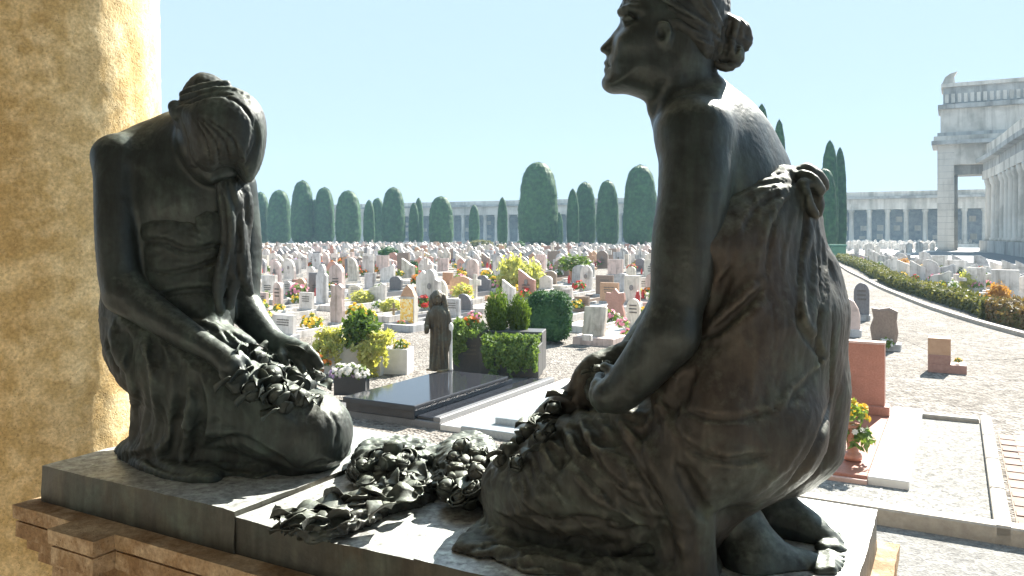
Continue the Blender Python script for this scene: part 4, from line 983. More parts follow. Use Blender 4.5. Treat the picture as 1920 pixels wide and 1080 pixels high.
def ochre(name, c1, c2, c3, grain=1.0, rough=0.85, bmp=0.6):
    m, nt, b = nodes(name); v = geo_coords(nt); vs = geo_coords(nt, (1, 1, 0.42))
    n1 = noise(nt, v, 9 * grain, 6, 0.62, 0.3); n2 = noise(nt, v, 75 * grain, 5, 0.7); n3 = noise(nt, vs, 3.2 * grain, 4, 0.6, 0.8)
    col = ramp(nt, n3, [(0.3, c1), (0.5, c2), (0.72, c3)]).outputs[0]
    col = mixc(nt, ramp(nt, n1, [(0.44, (0, 0, 0)), (0.66, (.7, .7, .7))]).outputs[0], col, tuple(min(1, x * 1.35 + .05) for x in c3))
    w = voro(nt, v, 95 * grain); pit = ramp(nt, w.outputs['Distance'], [(0.10, (1, 1, 1)), (0.30, (0, 0, 0))]).outputs[0]
    nm = noise(nt, v, 17 * grain, 3, 0.6); msk = ramp(nt, nm, [(0.5, (0, 0, 0)), (0.62, (1, 1, 1))]).outputs[0]
    pm = mixc(nt, 1.0, pit, msk, 'MULTIPLY')
    pf = N(nt, 'ShaderNodeMath', operation='MULTIPLY', i_1=0.35); nt.links.new(pm, pf.inputs[0]); col = mixc(nt, pf.outputs[0], col, tuple(x * .5 for x in c1))
    col = mixc(nt, 0.8, col, ramp(nt, n2, [(0.28, (0.5, 0.48, 0.45)), (0.72, (1.3, 1.3, 1.3))]).outputs[0], 'MULTIPLY')
    nt.links.new(col, b.inputs['Base Color']); b.inputs['Roughness'].default_value = rough; b.inputs['Specular IOR Level'].default_value = 0.25
    h = N(nt, 'ShaderNodeMath', operation='MULTIPLY_ADD', i_1=0.5); nt.links.new(n2, h.inputs[0]); nt.links.new(n1, h.inputs[2])
    h2 = N(nt, 'ShaderNodeMath', operation='SUBTRACT'); nt.links.new(h.outputs[0], h2.inputs[0]); nt.links.new(pm, h2.inputs[1])
    bump(nt, b, h2.outputs[0], bmp, 0.012); return m
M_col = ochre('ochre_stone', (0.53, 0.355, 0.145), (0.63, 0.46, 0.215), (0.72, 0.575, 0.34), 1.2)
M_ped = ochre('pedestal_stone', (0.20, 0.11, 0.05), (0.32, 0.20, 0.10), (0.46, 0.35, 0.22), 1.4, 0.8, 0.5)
M_plaster = ochre('portico_plaster', (0.30, 0.28, 0.24), (0.35, 0.325, 0.285), (0.40, 0.375, 0.33), 0.4, 0.9, 0.2)
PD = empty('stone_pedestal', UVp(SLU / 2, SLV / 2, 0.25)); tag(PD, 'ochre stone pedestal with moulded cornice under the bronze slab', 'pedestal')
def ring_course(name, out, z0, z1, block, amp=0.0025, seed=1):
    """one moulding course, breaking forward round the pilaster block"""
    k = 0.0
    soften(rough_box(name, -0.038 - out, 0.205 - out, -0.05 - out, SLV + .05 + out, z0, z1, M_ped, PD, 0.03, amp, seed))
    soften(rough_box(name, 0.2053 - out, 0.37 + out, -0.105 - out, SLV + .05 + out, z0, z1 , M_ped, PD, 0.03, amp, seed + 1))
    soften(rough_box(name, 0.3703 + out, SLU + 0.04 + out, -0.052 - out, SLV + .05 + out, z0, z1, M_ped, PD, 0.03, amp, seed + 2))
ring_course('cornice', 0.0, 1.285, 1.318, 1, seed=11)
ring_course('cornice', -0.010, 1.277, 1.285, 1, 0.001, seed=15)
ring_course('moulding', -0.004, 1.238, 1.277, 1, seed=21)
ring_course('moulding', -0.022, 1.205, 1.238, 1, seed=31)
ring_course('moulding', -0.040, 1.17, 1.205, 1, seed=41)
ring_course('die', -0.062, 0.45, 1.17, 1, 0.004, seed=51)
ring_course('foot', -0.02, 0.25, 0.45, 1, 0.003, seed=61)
# column
CO = empty('stone_column', (-1.745, 3.0, 0.25)); tag(CO, 'thick weathered ochre stone column filling the frame beside the bowed bronze woman', 'column')
def column_shaft():
    zs = np.linspace(0.35, 5.0, 190); nA = 150; an = np.linspace(0, 2 * np.pi, nA, endpoint=False)
    rz = np.interp(zs, [0.35, 1.0, 1.4, 2.0, 2.5, 3.0, 5.0], [.335, .335, .348, .372, .392, .388, .37])
    Z, A = np.meshgrid(zs, an, indexing='ij'); P = np.stack([np.cos(A) * .37, np.sin(A) * .37, Z], -1).reshape(-1, 3)
    n = 0.004 * vnoise(P / .16, 71) + 0.0022 * vnoise(P / np.array([.05, .05, .09]), 72) + 0.0032 * vnoise(P / .022, 73)
    pit = vnoise(P / .035, 74); n -= 0.008 * np.clip(pit - .45, 0, 1)
    rr = rz[:, None].repeat(nA, 1).ravel() + n
    V = np.stack([np.cos(A).ravel() * rr, np.sin(A).ravel() * rr, Z.ravel() - .25], 1)
    i, j = np.meshgrid(np.arange(len(zs) - 1), np.arange(nA), indexing='ij'); jn = (j + 1) % nA
    F = np.stack([i * nA + j, i * nA + jn, (i + 1) * nA + jn, (i + 1) * nA + j], -1).reshape(-1, 4)
    link('shaft', mesh_np('shaft', V, F, M_col), CO)
column_shaft()
MB().lathe([(.44, 0), (.45, .05), (.40, .10), (.40, .101), (.36, .15)], 40).build('base', M_col, CO, smooth=False)
MB().lathe([(.37, 4.70), (.42, 4.75), (.46, 4.90), (.46, 4.95)], 40).build('capital', M_col, CO)
# portico round the camera: floor, back wall, ceiling
def slabuv(name, u0, u1, v0, v1, z0, z1, mat):
    m = MB(); m.box(u0, u1, v0, v1, z0, z1); o = m.build(name, mat, None, A0.copy(), (0, 0, YAW)); return tag(o, kind='structure')
M_floor = stone('portico_floor_stone', (0.17, 0.155, 0.13), (0.23, 0.21, 0.18), 9, 0.6, 0.1)
slabuv('portico_floor', -8, 10, -3.4, 0.98, 0.02, 0.25, M_floor)
slabuv('portico_back_wall', -8, 10, -3.7, -3.402, 0.02, 5.2, M_plaster)
slabuv('portico_ceiling', -8, 10, -3.7, 1.05, 5.202, 5.6, M_plaster)
# ============================================================ ground, paths, kerbs
def sheet(name, pts, z, mat, sub=None):
    """flat sheet with outline pts (x, y) on the level z"""
    me = bpy.data.meshes.new(name); me.from_pydata([(p[0], p[1], z) for p in pts], [], [tuple(range(len(pts)))]); me.update()
    me.materials.append(mat); return tag(link(name, me), kind='structure')
def gravel(name, cols, s1, s2, patch=0.5, bmp=0.6):
    m, nt, b = nodes(name); v = geo_coords(nt)
    w = voro(nt, v, s1); w2 = voro(nt, v, s2); n = noise(nt, v, 0.55, 5, 0.6, 0.4); n2 = noise(nt, v, 4.5, 5, 0.65)
    c = ramp(nt, w.outputs['Color'], [(0.15, cols[0]), (0.5, cols[1]), (0.85, cols[2])]).outputs[0]
    c2 = ramp(nt, w2.outputs['Color'], [(0.2, cols[1]), (0.5, cols[2]), (0.8, cols[0])]).outputs[0]
    c = mixc(nt, 0.45, c, c2)
    c = mixc(nt, patch, c, ramp(nt, n, [(0.36, (0.62, 0.57, 0.50)), (0.6, (1.15, 1.13, 1.1))]).outputs[0], 'MULTIPLY')
    c = mixc(nt, 0.5, c, ramp(nt, n2, [(0.3, (0.7, 0.68, 0.64)), (0.7, (1.12, 1.12, 1.12))]).outputs[0], 'MULTIPLY')
    nt.links.new(c, b.inputs['Base Color']); b.inputs['Roughness'].default_value = 0.9; b.inputs['Specular IOR Level'].default_value = 0.2
    bump(nt, b, w.outputs['Distance'], bmp, 0.03); return m
M_gravel = gravel('gravel', [(0.09, 0.08, 0.072), (0.205, 0.19, 0.175), (0.36, 0.34, 0.315)], 30, 11, .45, 1.0)
M_path = gravel('gravel_path', [(0.20, 0.185, 0.17), (0.30, 0.28, 0.26), (0.42, 0.40, 0.37)], 26, 9, 0.3)
M_asph = gravel('grey_paving', [(0.12, 0.12, 0.12), (0.18, 0.18, 0.175), (0.27, 0.27, 0.26)], 55, 21, 0.35, 0.3)
M_terr = gravel('terrazzo', [(0.09, 0.09, 0.086), (0.19, 0.19, 0.183), (0.33, 0.33, 0.315)], 60, 30, 0.25, 0.15)
M_white = stone('white_marble', (0.66, 0.65, 0.62), (0.80, 0.79, 0.77), 7, 0.45, 0.03)
M_kerb = stone('kerb_stone', (0.32, 0.285, 0.24), (0.46, 0.42, 0.36), 16, 0.8, 0.3)
M_redg = stone('red_granite', (0.30, 0.115, 0.08), (0.42, 0.19, 0.14), 60, 0.35, 0.0, (0.15, 0.06, 0.05))
M_pinkg = stone('pink_granite', (0.46, 0.30, 0.26), (0.60, 0.42, 0.36), 40, 0.5, 0.05)
M_black = stone('black_granite', (0.020, 0.022, 0.027), (0.035, 0.037, 0.045), 80, 0.10, 0.0)
M_grey = stone('grey_granite', (0.13, 0.13, 0.135), (0.22, 0.22, 0.225), 70, 0.35, 0.0)
me = bpy.data.meshes.new('ground')
me.from_pydata([(-270, -40, 0), (230, -40, 0), (230, 250, 0), (-270, 250, 0)], [], [(0, 1, 2, 3)]); me.materials.append(M_gravel)
tag(link('ground', me), kind='structure')
def uvw(u, v): p = A0 + UV * u + VV * v; return (p.x, p.y)
def uv_of(p): r = Vector((p[0], p[1], 0)) - A0; return r.dot(UV), r.dot(VV)
# the paved walk along the portico, in slabs of its own
v0 = uv_of(G(1500, 1010))[1]; vk = uv_of(G(1870, 1008))[1]
sheet('paved_walk', [uvw(-14, .985), uvw(16, .985), uvw(16, vk - .02), uvw(-14, vk - .02)], 0.004, M_asph)
# brick paving at the right edge
ub = uv_of(G(1908, 1008))[0]
sheet('brick_bed', [uvw(ub + .01, vk), uvw(ub + 4, vk), uvw(ub + 1.5, vk + 3.2), uvw(ub + .01, vk + 3.2)], 0.006, stone('brick_joint', (0.20, 0.15, 0.12), (0.28, 0.21, 0.17), 20, .9, .1))
brm = [stone('brick_paver', (0.24, 0.165, 0.13), (0.34, 0.24, 0.20), 20, 0.85, 0.2, per_object=0.3)]
BP = empty('brick_paving', (*uvw(ub + .02, vk), 0.0)); tag(BP, kind='structure')
bme = MB().box(0, .238, 0, .117, 0, .014, .003).mesh('brick', brm[0])
for i in range(6):
    for j in range(26):
        p = Vector((*uvw(ub + .02 + .245 * i + (.12 if j % 2 else 0), vk + .03 + .122 * j), rng.uniform(-.002, .002)))
        link('brick', bme, BP, p - BP.location, (0, 0, YAW))
def slab_uv(name, u0, u1, v0, v1, z0, z1, mat, parent, bev=0.006):
    """a block in the cemetery's own axes, under parent"""
    m = MB(); m.box(0, u1 - u0, 0, v1 - v0, 0, z1 - z0, bev)
    p = Vector((*uvw(u0, v0), z0)); return m.build(name, mat, parent, p - parent.location, (0, 0, YAW))
def uvr(px, py, z=0.0): return uv_of(G(px, py, z))
# kerbs of the empty plot
KB = empty('stone_kerb', (*uvw(ub - .1, vk), 0)); tag(KB, 'low pale stone kerb framing the empty terrazzo plot beside the brick paving', 'kerb')
uk0 = uvr(1340, 915)[0]; uR = uvr(1903, 1010, .12)[0]; uRi = uvr(1868, 1006, .12)[0]; vB = uvr(1865, 803)[1]
for i, (a, b_) in enumerate([(-1.2, .5), (.51, 2.2), (2.21, uRi - uk0 - .012)]):
    slab_uv('kerb_block', uk0 + a, uk0 + b_, vk - .14, vk, 0, .12, M_kerb, KB, .012)
n = 4; L = (vB - vk + .14) / n
for i in range(n): slab_uv('kerb_block', uRi, uR, vk - .14 + L * i, vk - .14 + L * (i + 1) - .008, 0, .125, M_kerb, KB, .012)
slab_uv('kerb_block', uk0 + 1, uRi - .012, vB - .12, vB, 0, .10, M_kerb, KB, .012)
sheet('terrazzo_bed', [uvw(uk0 - 1.2, vk), uvw(uRi, vk), uvw(uRi, vB - .12), uvw(uk0 - 1.2, vB - .12)], 0.055, M_terr)
uj = uvr(1650, 930)[0]
jm = MB().box(0, .018, 0, 2.2, 0.0551, .058); tag(jm.build('bed_joint', M_grey, None, Vector((*uvw(uj, vk + .02), 0)), (0, 0, YAW)), kind='structure')
# curved path with its white kerb
path_l = [(1577, 500), (1592, 510), (1620, 524), (1650, 540), (1690, 557), (1740, 577), (1800, 597), (1860, 615), (1930, 634), (2050, 668)]
def ground_line(px): return [G(x, y) for x, y in px]
def strip(name, pts, w, h, mat, parent=None, z=0.0):
    m = MB(); n = len(pts); vs = []
    for i, p in enumerate(pts):
        t = (pts[min(i + 1, n - 1)] - pts[max(i - 1, 0)]).normalized(); a = Vector((t.y, -t.x, 0)) * w / 2
        for s_, zz in ((-1, z), (-1, z + h), (1, z + h), (1, z)): q = p + a * s_; vs.append((q.x, q.y, zz))
    fs = [(0, 1, 2, 3), tuple(4 * (n - 1) + k for k in (3, 2, 1, 0))]
    for i in range(n - 1):
        for k in range(4): fs.append((4 * i + k, 4 * i + 4 + k, 4 * i + 4 + (k + 1) % 4, 4 * i + (k + 1) % 4))
    m.add(vs, fs); return m.build(name, mat, parent)
pl = [Vector((*p, 0)) for p in spline([tuple(p[:2]) for p in ground_line(path_l)], 1.2)]
tag(strip('white_path_kerb', pl, .15, .09, M_kerb), kind='structure')
wide = [p + Vector((-1, -.2, 0)) * 2.6 for p in pl]
sheet('gravel_path', [(p.x, p.y) for p in pl] + [(p.x, p.y) for p in reversed(wide)], 0.004, M_gravel)
# pale forecourt in front of the arch, and its grey carriageway
M_fore = stone('forecourt_paving', (0.50, 0.49, 0.47), (0.62, 0.60, 0.58), .6, 0.85, 0.0)
M_road = stone('road_asphalt', (0.12, 0.13, 0.15), (0.16, 0.17, 0.19), .8, 0.8, 0.0)
sheet('forecourt', [tuple(G(x, y)[:2]) for x, y in ((1590, 470), (1900, 520), (2300, 560), (2300, 462), (1900, 457), (1590, 457))], 0.008, M_fore)
sheet('road', [tuple(G(x, y)[:2]) for x, y in ((1705, 476), (1720, 486), (1760, 497), (1850, 510), (1960, 524), (2200, 540), (2200, 480), (1870, 474), (1760, 471))], 0.014, M_road)
# ============================================================ trees, hedges, shrubs
def foliage(name, c1, c2, c3, sc=6, trans=0.0):
    m, nt, b = nodes(name); v = geo_coords(nt); n = noise(nt, v, sc, 4, 0.6); n2 = noise(nt, v, sc * .2, 3, .5)
    oi = nt.nodes.new('ShaderNodeObjectInfo')
    col = ramp(nt, n, [(0.32, c1), (0.5, c2), (0.7, c3)]).outputs[0]
    col = mixc(nt, .5, col, ramp(nt, n2, [(.35, (.75, .75, .75)), (.65, (1.2, 1.2, 1.2))]).outputs[0], 'MULTIPLY')
    col = mixc(nt, 1.0, col, ramp(nt, oi.outputs['Random'], [(0, (.85, .9, .85)), (1, (1.15, 1.1, 1.0))]).outputs[0], 'MULTIPLY')
    nt.links.new(col, b.inputs['Base Color']); b.inputs['Roughness'].default_value = 0.65; b.inputs['Specular IOR Level'].default_value = 0.25
    if trans > 0:
        t = nt.nodes.new('ShaderNodeBsdfTranslucent'); nt.links.new(mixc(nt, 1.0, col, (1.5, 1.5, .7), 'MULTIPLY'), t.inputs[0])
        mx = nt.nodes.new('ShaderNodeMixShader'); mx.inputs[0].default_value = trans
        out = nt.nodes['Material Output']; nt.links.new(b.outputs[0], mx.inputs[1]); nt.links.new(t.outputs[0], mx.inputs[2]); nt.links.new(mx.outputs[0], out.inputs[0])
    return m
M_cyp = foliage('cypress_foliage', (0.018, 0.058, 0.024), (0.032, 0.09, 0.036), (0.055, 0.14, 0.05), 2.2, .12)
M_thuja = foliage('thuja_foliage', (0.025, 0.07, 0.03), (0.045, 0.11, 0.045), (0.08, 0.17, 0.06), 20, .2)
M_con = foliage('conifer_foliage', (0.05, 0.09, 0.02), (0.10, 0.16, 0.035), (0.17, 0.25, 0.05), 30, .3)
M_ivy = foliage('ivy_foliage', (0.06, 0.12, 0.035), (0.13, 0.20, 0.06), (0.26, 0.33, 0.11), 30, .3)
M_yel = foliage('yellow_foliage', (0.30, 0.33, 0.09), (0.46, 0.46, 0.16), (0.62, 0.58, 0.28), 16, .35)
M_hedge = foliage('hedge_foliage', (0.06, 0.075, 0.03), (0.12, 0.125, 0.05), (0.22, 0.20, 0.09), 3.5, .25)
M_hcore = foliage('hedge_inside', (0.07, 0.075, 0.02), (0.12, 0.12, 0.03), (0.16, 0.15, 0.05), 3)
M_bark = stone('bark', (0.10, 0.075, 0.055), (0.17, 0.13, 0.10), 12, 0.9, 0.3)
def leafy(n, sampler, size, seed, normal_bias=0.6):
    """n small four-cornered leaf sprays; sampler(r) -> (point, outward)"""
    r = random.Random(seed); V = []; F = []
    for _ in range(n):
        p, o = sampler(r); p = Vector(p); o = Vector(o)
        d = (o * normal_bias + Vector((r.gauss(0, .5), r.gauss(0, .5), r.gauss(0, .5)))).normalized()
        a = d.orthogonal().normalized(); a = Matrix.Rotation(r.uniform(0, 6.28), 3, d) @ a; b_ = d.cross(a)
        s = size * r.uniform(.6, 1.4); k = len(V)
        tip = p + (a + d * .25) * s; V += [p - a * s * .35, p + b_ * s * .35 + a * s * .2, tip, p - b_ * s * .35 + a * s * .2]; F.append((k, k + 1, k + 2, k + 3))
    return [tuple(v) for v in V], F
def crown_mesh(name, prof, mat, seed, nleaf=2600, leaf=.035, bumpy=.07, wobble=.02):
    """clipped column of foliage, unit height: lumpy body and sprays of leaves standing out from it"""
    zs = np.linspace(0, 1, 46); nA = 40; pr = np.interp(zs, [p[1] for p in prof], [p[0] for p in prof])
    A = np.linspace(0, 2 * np.pi, nA, endpoint=False); Z, T = np.meshgrid(zs, A, indexing='ij')
    P = np.stack([np.cos(T) * .3, np.sin(T) * .3, Z], -1).reshape(-1, 3)
    f = 1 + bumpy * vnoise(P / .09, seed) + bumpy * .6 * vnoise(P / .04, seed + 1) + wobble * 2 * vnoise(P / .35, seed + 2)
    rr = pr[:, None].repeat(nA, 1).ravel() * f * .97
    V = np.stack([np.cos(T).ravel() * rr, np.sin(T).ravel() * rr, Z.ravel() + .008 * vnoise(P / .05, seed + 3)], 1)
    m = MB(); i = 0; F = []
    for i in range(45):
        for j in range(nA): jn = (j + 1) % nA; F.append((i * nA + j, i * nA + jn, (i + 1) * nA + jn, (i + 1) * nA + j))
    m.add(V.tolist(), F); m.f.append(tuple(range(nA - 1, -1, -1))); m.f.append(tuple(range(45 * nA, 46 * nA)))
    VV_ = V
    def smp(r):
        k = r.randrange(len(VV_)); p = VV_[k]
        while math.hypot(p[0], p[1]) < .5 * r.random() and r.random() < .97: k = r.randrange(len(VV_)); p = VV_[k]
        t = math.atan2(p[1], p[0]); up = 0.2 + (0.8 if p[2] > .93 else 0)
        o = Vector((math.cos(t), math.sin(t), up)).normalized(); return (p[0] + r.gauss(0, .012), p[1] + r.gauss(0, .012), p[2] + r.gauss(0, .012)), o
    v, f2 = leafy(nleaf, smp, leaf, seed)
    v = [list(q) for q in v]
    for f_ in f2:
        cz = sum(v[i_][2] for i_ in f_) / 4
        for i_ in f_: v[i_][2] = cz + (v[i_][2] - cz) * .38
    m.add(v, f2)
    return m.mesh(name, mat)
PR_round = [(.10, 0), (.16, .03), (.185, .12), (.19, .35), (.178, .6), (.158, .78), (.125, .9), (.09, .955), (.05, .985), (.004, 1.0)]
PR_slim = [(.05, 0), (.085, .05), (.10, .2), (.10, .45), (.092, .7), (.072, .86), (.045, .95), (.02, .99), (.005, 1.0)]
PR_broad = [(.16, 0), (.22, .04), (.245, .2), (.24, .45), (.22, .7), (.18, .86), (.13, .94), (.08, .98), (.004, 1.0)]
def norm(p, w): k = w / max(a for a, b in p); return [(a * k, b) for a, b in p]
CR = [crown_mesh('crown', norm(p, .5), M_cyp, 100 + i, 5200, .017, .035, .012) for i, p in enumerate((PR_round, PR_slim, PR_broad, PR_round))]
trunk_me = MB().lathe([(.5, 0), (.38, .3), (.34, 1)], 8).mesh('trunk', M_bark, True)
TR = [(470, 352, 34, 0, 8), (488, 360, 36, 3, 0), (524, 356, 46, 0, 0), (567, 338, 44, 0, -2), (590, 374, 20, 1, 9), (608, 351, 40, 3, 0), (653, 357, 50, 2, 0), (692, 375, 22, 1, -2), (708, 371, 28, 0, 9), (738, 351, 46, 0, 0),
      (776, 380, 20, 1, -3), (785, 371, 18, 1, 4), (827, 368, 48, 2, 0), (889, 384, 21, 1, 9), (942, 370, 20, 1, 0), (1009, 304, 78, 2, -4), (1048, 398, 16, 1, 10), (1074, 354, 24, 1, -2), (1097, 341, 42, 0, 3), (1139, 338, 44, 3, 0), (1200, 309, 66, 0, -2),
      (1428, 196, 38, 1, -25), (1461, 225, 28, 1, -22), (1556, 264, 32, 1, -12), (1575, 277, 24, 1, -10), (1545, 315, 48, 0, -16)]
near_word = ['first', 'second', 'third', 'fourth', 'fifth', 'sixth', 'seventh', 'eighth', 'ninth', 'tenth', 'eleventh', 'twelfth', 'thirteenth', 'fourteenth', 'fifteenth', 'sixteenth', 'seventeenth', 'eighteenth', 'nineteenth', 'twentieth', 'twenty-first', 'twenty-second', 'twenty-third', 'twenty-fourth', 'twenty-fifth', 'twenty-sixth', 'twenty-seventh', 'twenty-eighth', 'twenty-ninth', 'thirtieth']
for i, (px, ty, w, kind, dv) in enumerate(TR):
    d = (93 + dv) / (.874 + .485 * (px - CX) / FPX); h = CAMZ + (HY - ty) / FPX * d; W = w / FPX * d
    p = Vector(((px - CX) / FPX * d, d, 0)); t = empty('cypress_tree', p)
    if px < 1300: lab = ['clipped round-topped cypress', 'slim pointed cypress', 'broad clipped cypress', 'clipped round-topped cypress'][kind] + f', {near_word[i]} from the bowed bronze woman along the far row'
    else: lab = ['tall narrow cypress rising behind the upright woman\'s bare shoulder', 'shorter cypress just behind her lower back, next to the taller one', 'tall slim cypress behind the knot of her dress', 'slim cypress beside the far colonnade, outermost of its clump', 'low dark cypress half hidden by the knot of her dress'][i - 21]
    tag(t, lab, 'cypress', 'clipped cypresses of the far row')
    base = .7 if kind != 1 else .4
    o = link('crown', CR[kind], t, (0, 0, base), (0, 0, rng.uniform(0, 6.28)), (W, W, h - base))
    link('trunk', trunk_me, t, (0, 0, 0), None, (.5, .5, base + .35))
# ============================================================ far colonnade, arch, curved portico
M_far = stone('pale_limestone', (0.60, 0.56, 0.50), (0.72, 0.68, 0.62), .5, 0.8, 0.0, None, 0, .55)
M_farw = stone('niche_wall', (0.20, 0.22, 0.26), (0.36, 0.38, 0.41), 1.6, 0.85, 0.0)
M_fard = stone('weathered_stone', (0.34, 0.34, 0.335), (0.50, 0.495, 0.48), .45, 0.85, 0.0, None, 0, .6)
VC = 150.0      # how far, across the rows, the long colonnade stands
def on_row(px, vc):
    d = vc / (.874 + .485 * (px - CX) / FPX); return Vector(((px - CX) / FPX * d, d, 0))
FC = empty('colonnade', on_row(960, VC)); tag(FC, 'long low pale colonnade closing the far side of the cemetery behind the cypresses', 'colonnade')
FC.rotation_euler = (0, 0, YAW)
uL = (on_row(-350, VC) - FC.location).dot(UV); uR2 = (on_row(2050, VC) - FC.location).dot(UV)
def fbox(name, z0, z1, v0, v1, mat, a=uL, b=uR2): return MB().box(a, b, v0, v1, z0, z1).build(name, mat, FC)
fbox('step', 0, .5, -1.2, 5.5, M_far); fbox('back_wall', .5, 6.7, 4.0, 5.2, M_farw); fbox('architrave', 6.3, 7.3, -.5, 4.5, M_far)
fbox('frieze', 7.3, 8.1, -.42, 5.2, M_far); fbox('cornice', 8.1, 8.5, -1.0, 5.4, M_fard); fbox('parapet', 8.5, 9.35, -.1, 5.0, M_far)
colm = MB().lathe([(.50, 0), (.50, .25), (.42, .3), (.36, 5.2), (.50, 5.45), (.55, 5.8)], 10).mesh('pillar', M_far, True)
u = uL + 1
while u < uR2: link('pillar', colm, FC, (u, 0, .5)); u += 2.85
plq = MB().box(-.5, .5, -.03, .03, 0, .8).mesh('plaque', M_far)
u = uL + 2.4; r5 = random.Random(5)
while u < uR2:
    for z in (1.2, 2.7, 4.2):
        if r5.random() < .5: link('plaque', plq, FC, (u + r5.uniform(-.2, .2), 3.96, z), None, (1, 1, r5.uniform(.6, 1.3)))
    u += 2.85
# ---- monumental arch
D_A = 97.0
def AP(px, d=D_A): return (px - CX) / FPX * d
AR = empty('monumental_gate', (AP(1805), D_A, 0)); tag(AR, 'tall pale stone gate building with square opening and stepped attic', 'gate building')
AR.rotation_euler = (0, 0, YAW)
kx = D_A / FPX * math.cos(YAW)
k = D_A / FPX
def zz(y): return CAMZ + (HY - y) * k
ox = 1805
def ab(name, x0, x1, y0, y1, ytop, ybot, mat, zb=None):
    return MB().box((x0 - ox) * kx, (x1 - ox) * kx, y0, y1, zz(ybot) if zb is None else zb, zz(ytop)).build(name, mat, AR)
ab('pier', 1757, 1789, 0, 6.5, 308, 470, M_far, 0.0); ab('pier', 1850, 1872, 0, 6.5, 308, 470, M_far, 0.0)
ab('pier_foot', 1754.5, 1791, -.2, 6.7, 468, 470, M_fard, 0.0)
ab('pier_foot', 1848, 1874, -.2, 6.7, 468, 470, M_fard, 0.0)
ab('jamb', 1789.2, 1796, 2.4, 6.4, 320, 470, M_fard, 0.0)
ab('lintel', 1757, 1990, 0, 6.5, 270, 308, M_far); ab('soffit_beam', 1789.2, 1849.8, 1.2, 5.6, 308, 326, M_fard)
ab('cornice', 1746, 1995, -.9, 7.4, 263, 270, M_fard); ab('cornice', 1750, 1992, -.5, 7.0, 254, 263, M_far)
ab('dentil_course', 1757, 1990, -.1, 6.6, 247, 254, M_fard)
ab('middle_storey', 1763, 1990, .4, 6.0, 202, 247, M_far)
ab('cornice', 1758, 1990, -.2, 6.6, 194, 202, M_fard); ab('attic', 1768, 1990, .8, 5.8, 160, 194, M_fard)
ab('cornice', 1764, 1990, .4, 6.2, 153, 160, M_far)
for yy in range(285, 470, 12):
    ab('course_joint', 1756.8, 1789.1, -.02, 0, yy, yy + .5, M_fard); ab('course_joint', 1849.9, 1872.1, -.02, 0, yy, yy + .5, M_fard)
m = MB()
for i in range(16): x = (1772 + i * 13 - ox) * k; m.box(x, x + .42, .62, .8, zz(190), zz(172))
for i, c in enumerate([0]): pass
bal_me = MB().box(-.2, .2, -.09, .09, 0, 1.1).mesh('attic_panel', M_far)
for i in range(16): link('attic_panel', bal_me, AR, ((1775 + i * 12 - ox) * kx, .70, zz(190)))
MB().prism([(-.75, 0), (.75, 0), (.6, .9), (.95, 1.5), (.2, 1.3), (-.35, .9)], -.5, .5).build('corner_ornament', M_far, AR, ((1778 - ox) * kx, 1.6, zz(153)))
# ---- curved portico joining it, coming towards us off the right of the picture
CP = empty('curved_portico', G(1930, 480)); tag(CP, 'curved pale portico with stout columns running out from the gate building', 'portico')
arc = spline([(1852, 96), (1866, 92), (1884, 86), (1908, 78), (1945, 69), (2000, 60), (2090, 52)], 3)
def arcpt(px, d): return Vector(((px - CX) / FPX * d, d, 0))
arcp = [arcpt(a, b) for a, b in arc]
pr = []
for p, q in zip(arcp[:-1], arcp[1:]): pr.append((q - p).length)
def along(s):
    for i, L_ in enumerate(pr):
        if s <= L_: return arcp[i].lerp(arcp[i + 1], s / L_), (arcp[i + 1] - arcp[i]).normalized()
        s -= L_
    return arcp[-1], (arcp[-1] - arcp[-2]).normalized()
def band(name, z0, z1, off0, off1, mat):
    m = MB(); vs = []; n = 40; T = sum(pr)
    for i in range(n):
        p, t = along(T * i / (n - 1)); a = Vector((t.y, -t.x, 0))
        if a.x > 0: a = -a                      # a points to the court
        for off, z in ((off0, z0), (off0, z1), (off1, z1), (off1, z0)): q = p + a * off - CP.location; vs.append((q.x, q.y, z))
    fs = [(0, 1, 2, 3), tuple(4 * (n - 1) + k_ for k_ in (3, 2, 1, 0))]
    for i in range(n - 1):
        for k_ in range(4): fs.append((4 * i + k_, 4 * i + 4 + k_, 4 * i + 4 + (k_ + 1) % 4, 4 * i + (k_ + 1) % 4))
    m.add(vs, fs); m.build(name, mat, CP)
band('podium', 0.0, 1.3, .9, -5, M_fard); band('back_wall', 1.3, 8.6, -3.6, -5, M_fard); band('architrave', 8.6, 9.6, .6, -5, M_far)
band('frieze', 9.6, 10.6, .5, -5, M_fard); band('cornice', 10.6, 11.1, 1.3, -5, M_fard); band('parapet', 11.1, 12.8, .3, -4.5, M_far)
cme = MB().lathe([(.66, 0), (.66, .3), (.52, .4), (.50, 2.5), (.44, 6.4), (.56, 6.6), (.66, 7.0), (.66, 7.3)], 16).mesh('column', M_far, True)
s = 1.5
while s < sum(pr):
    p, t = along(s); link('column', cme, CP, p - CP.location + Vector((0, 0, 1.3))); s += 3.1
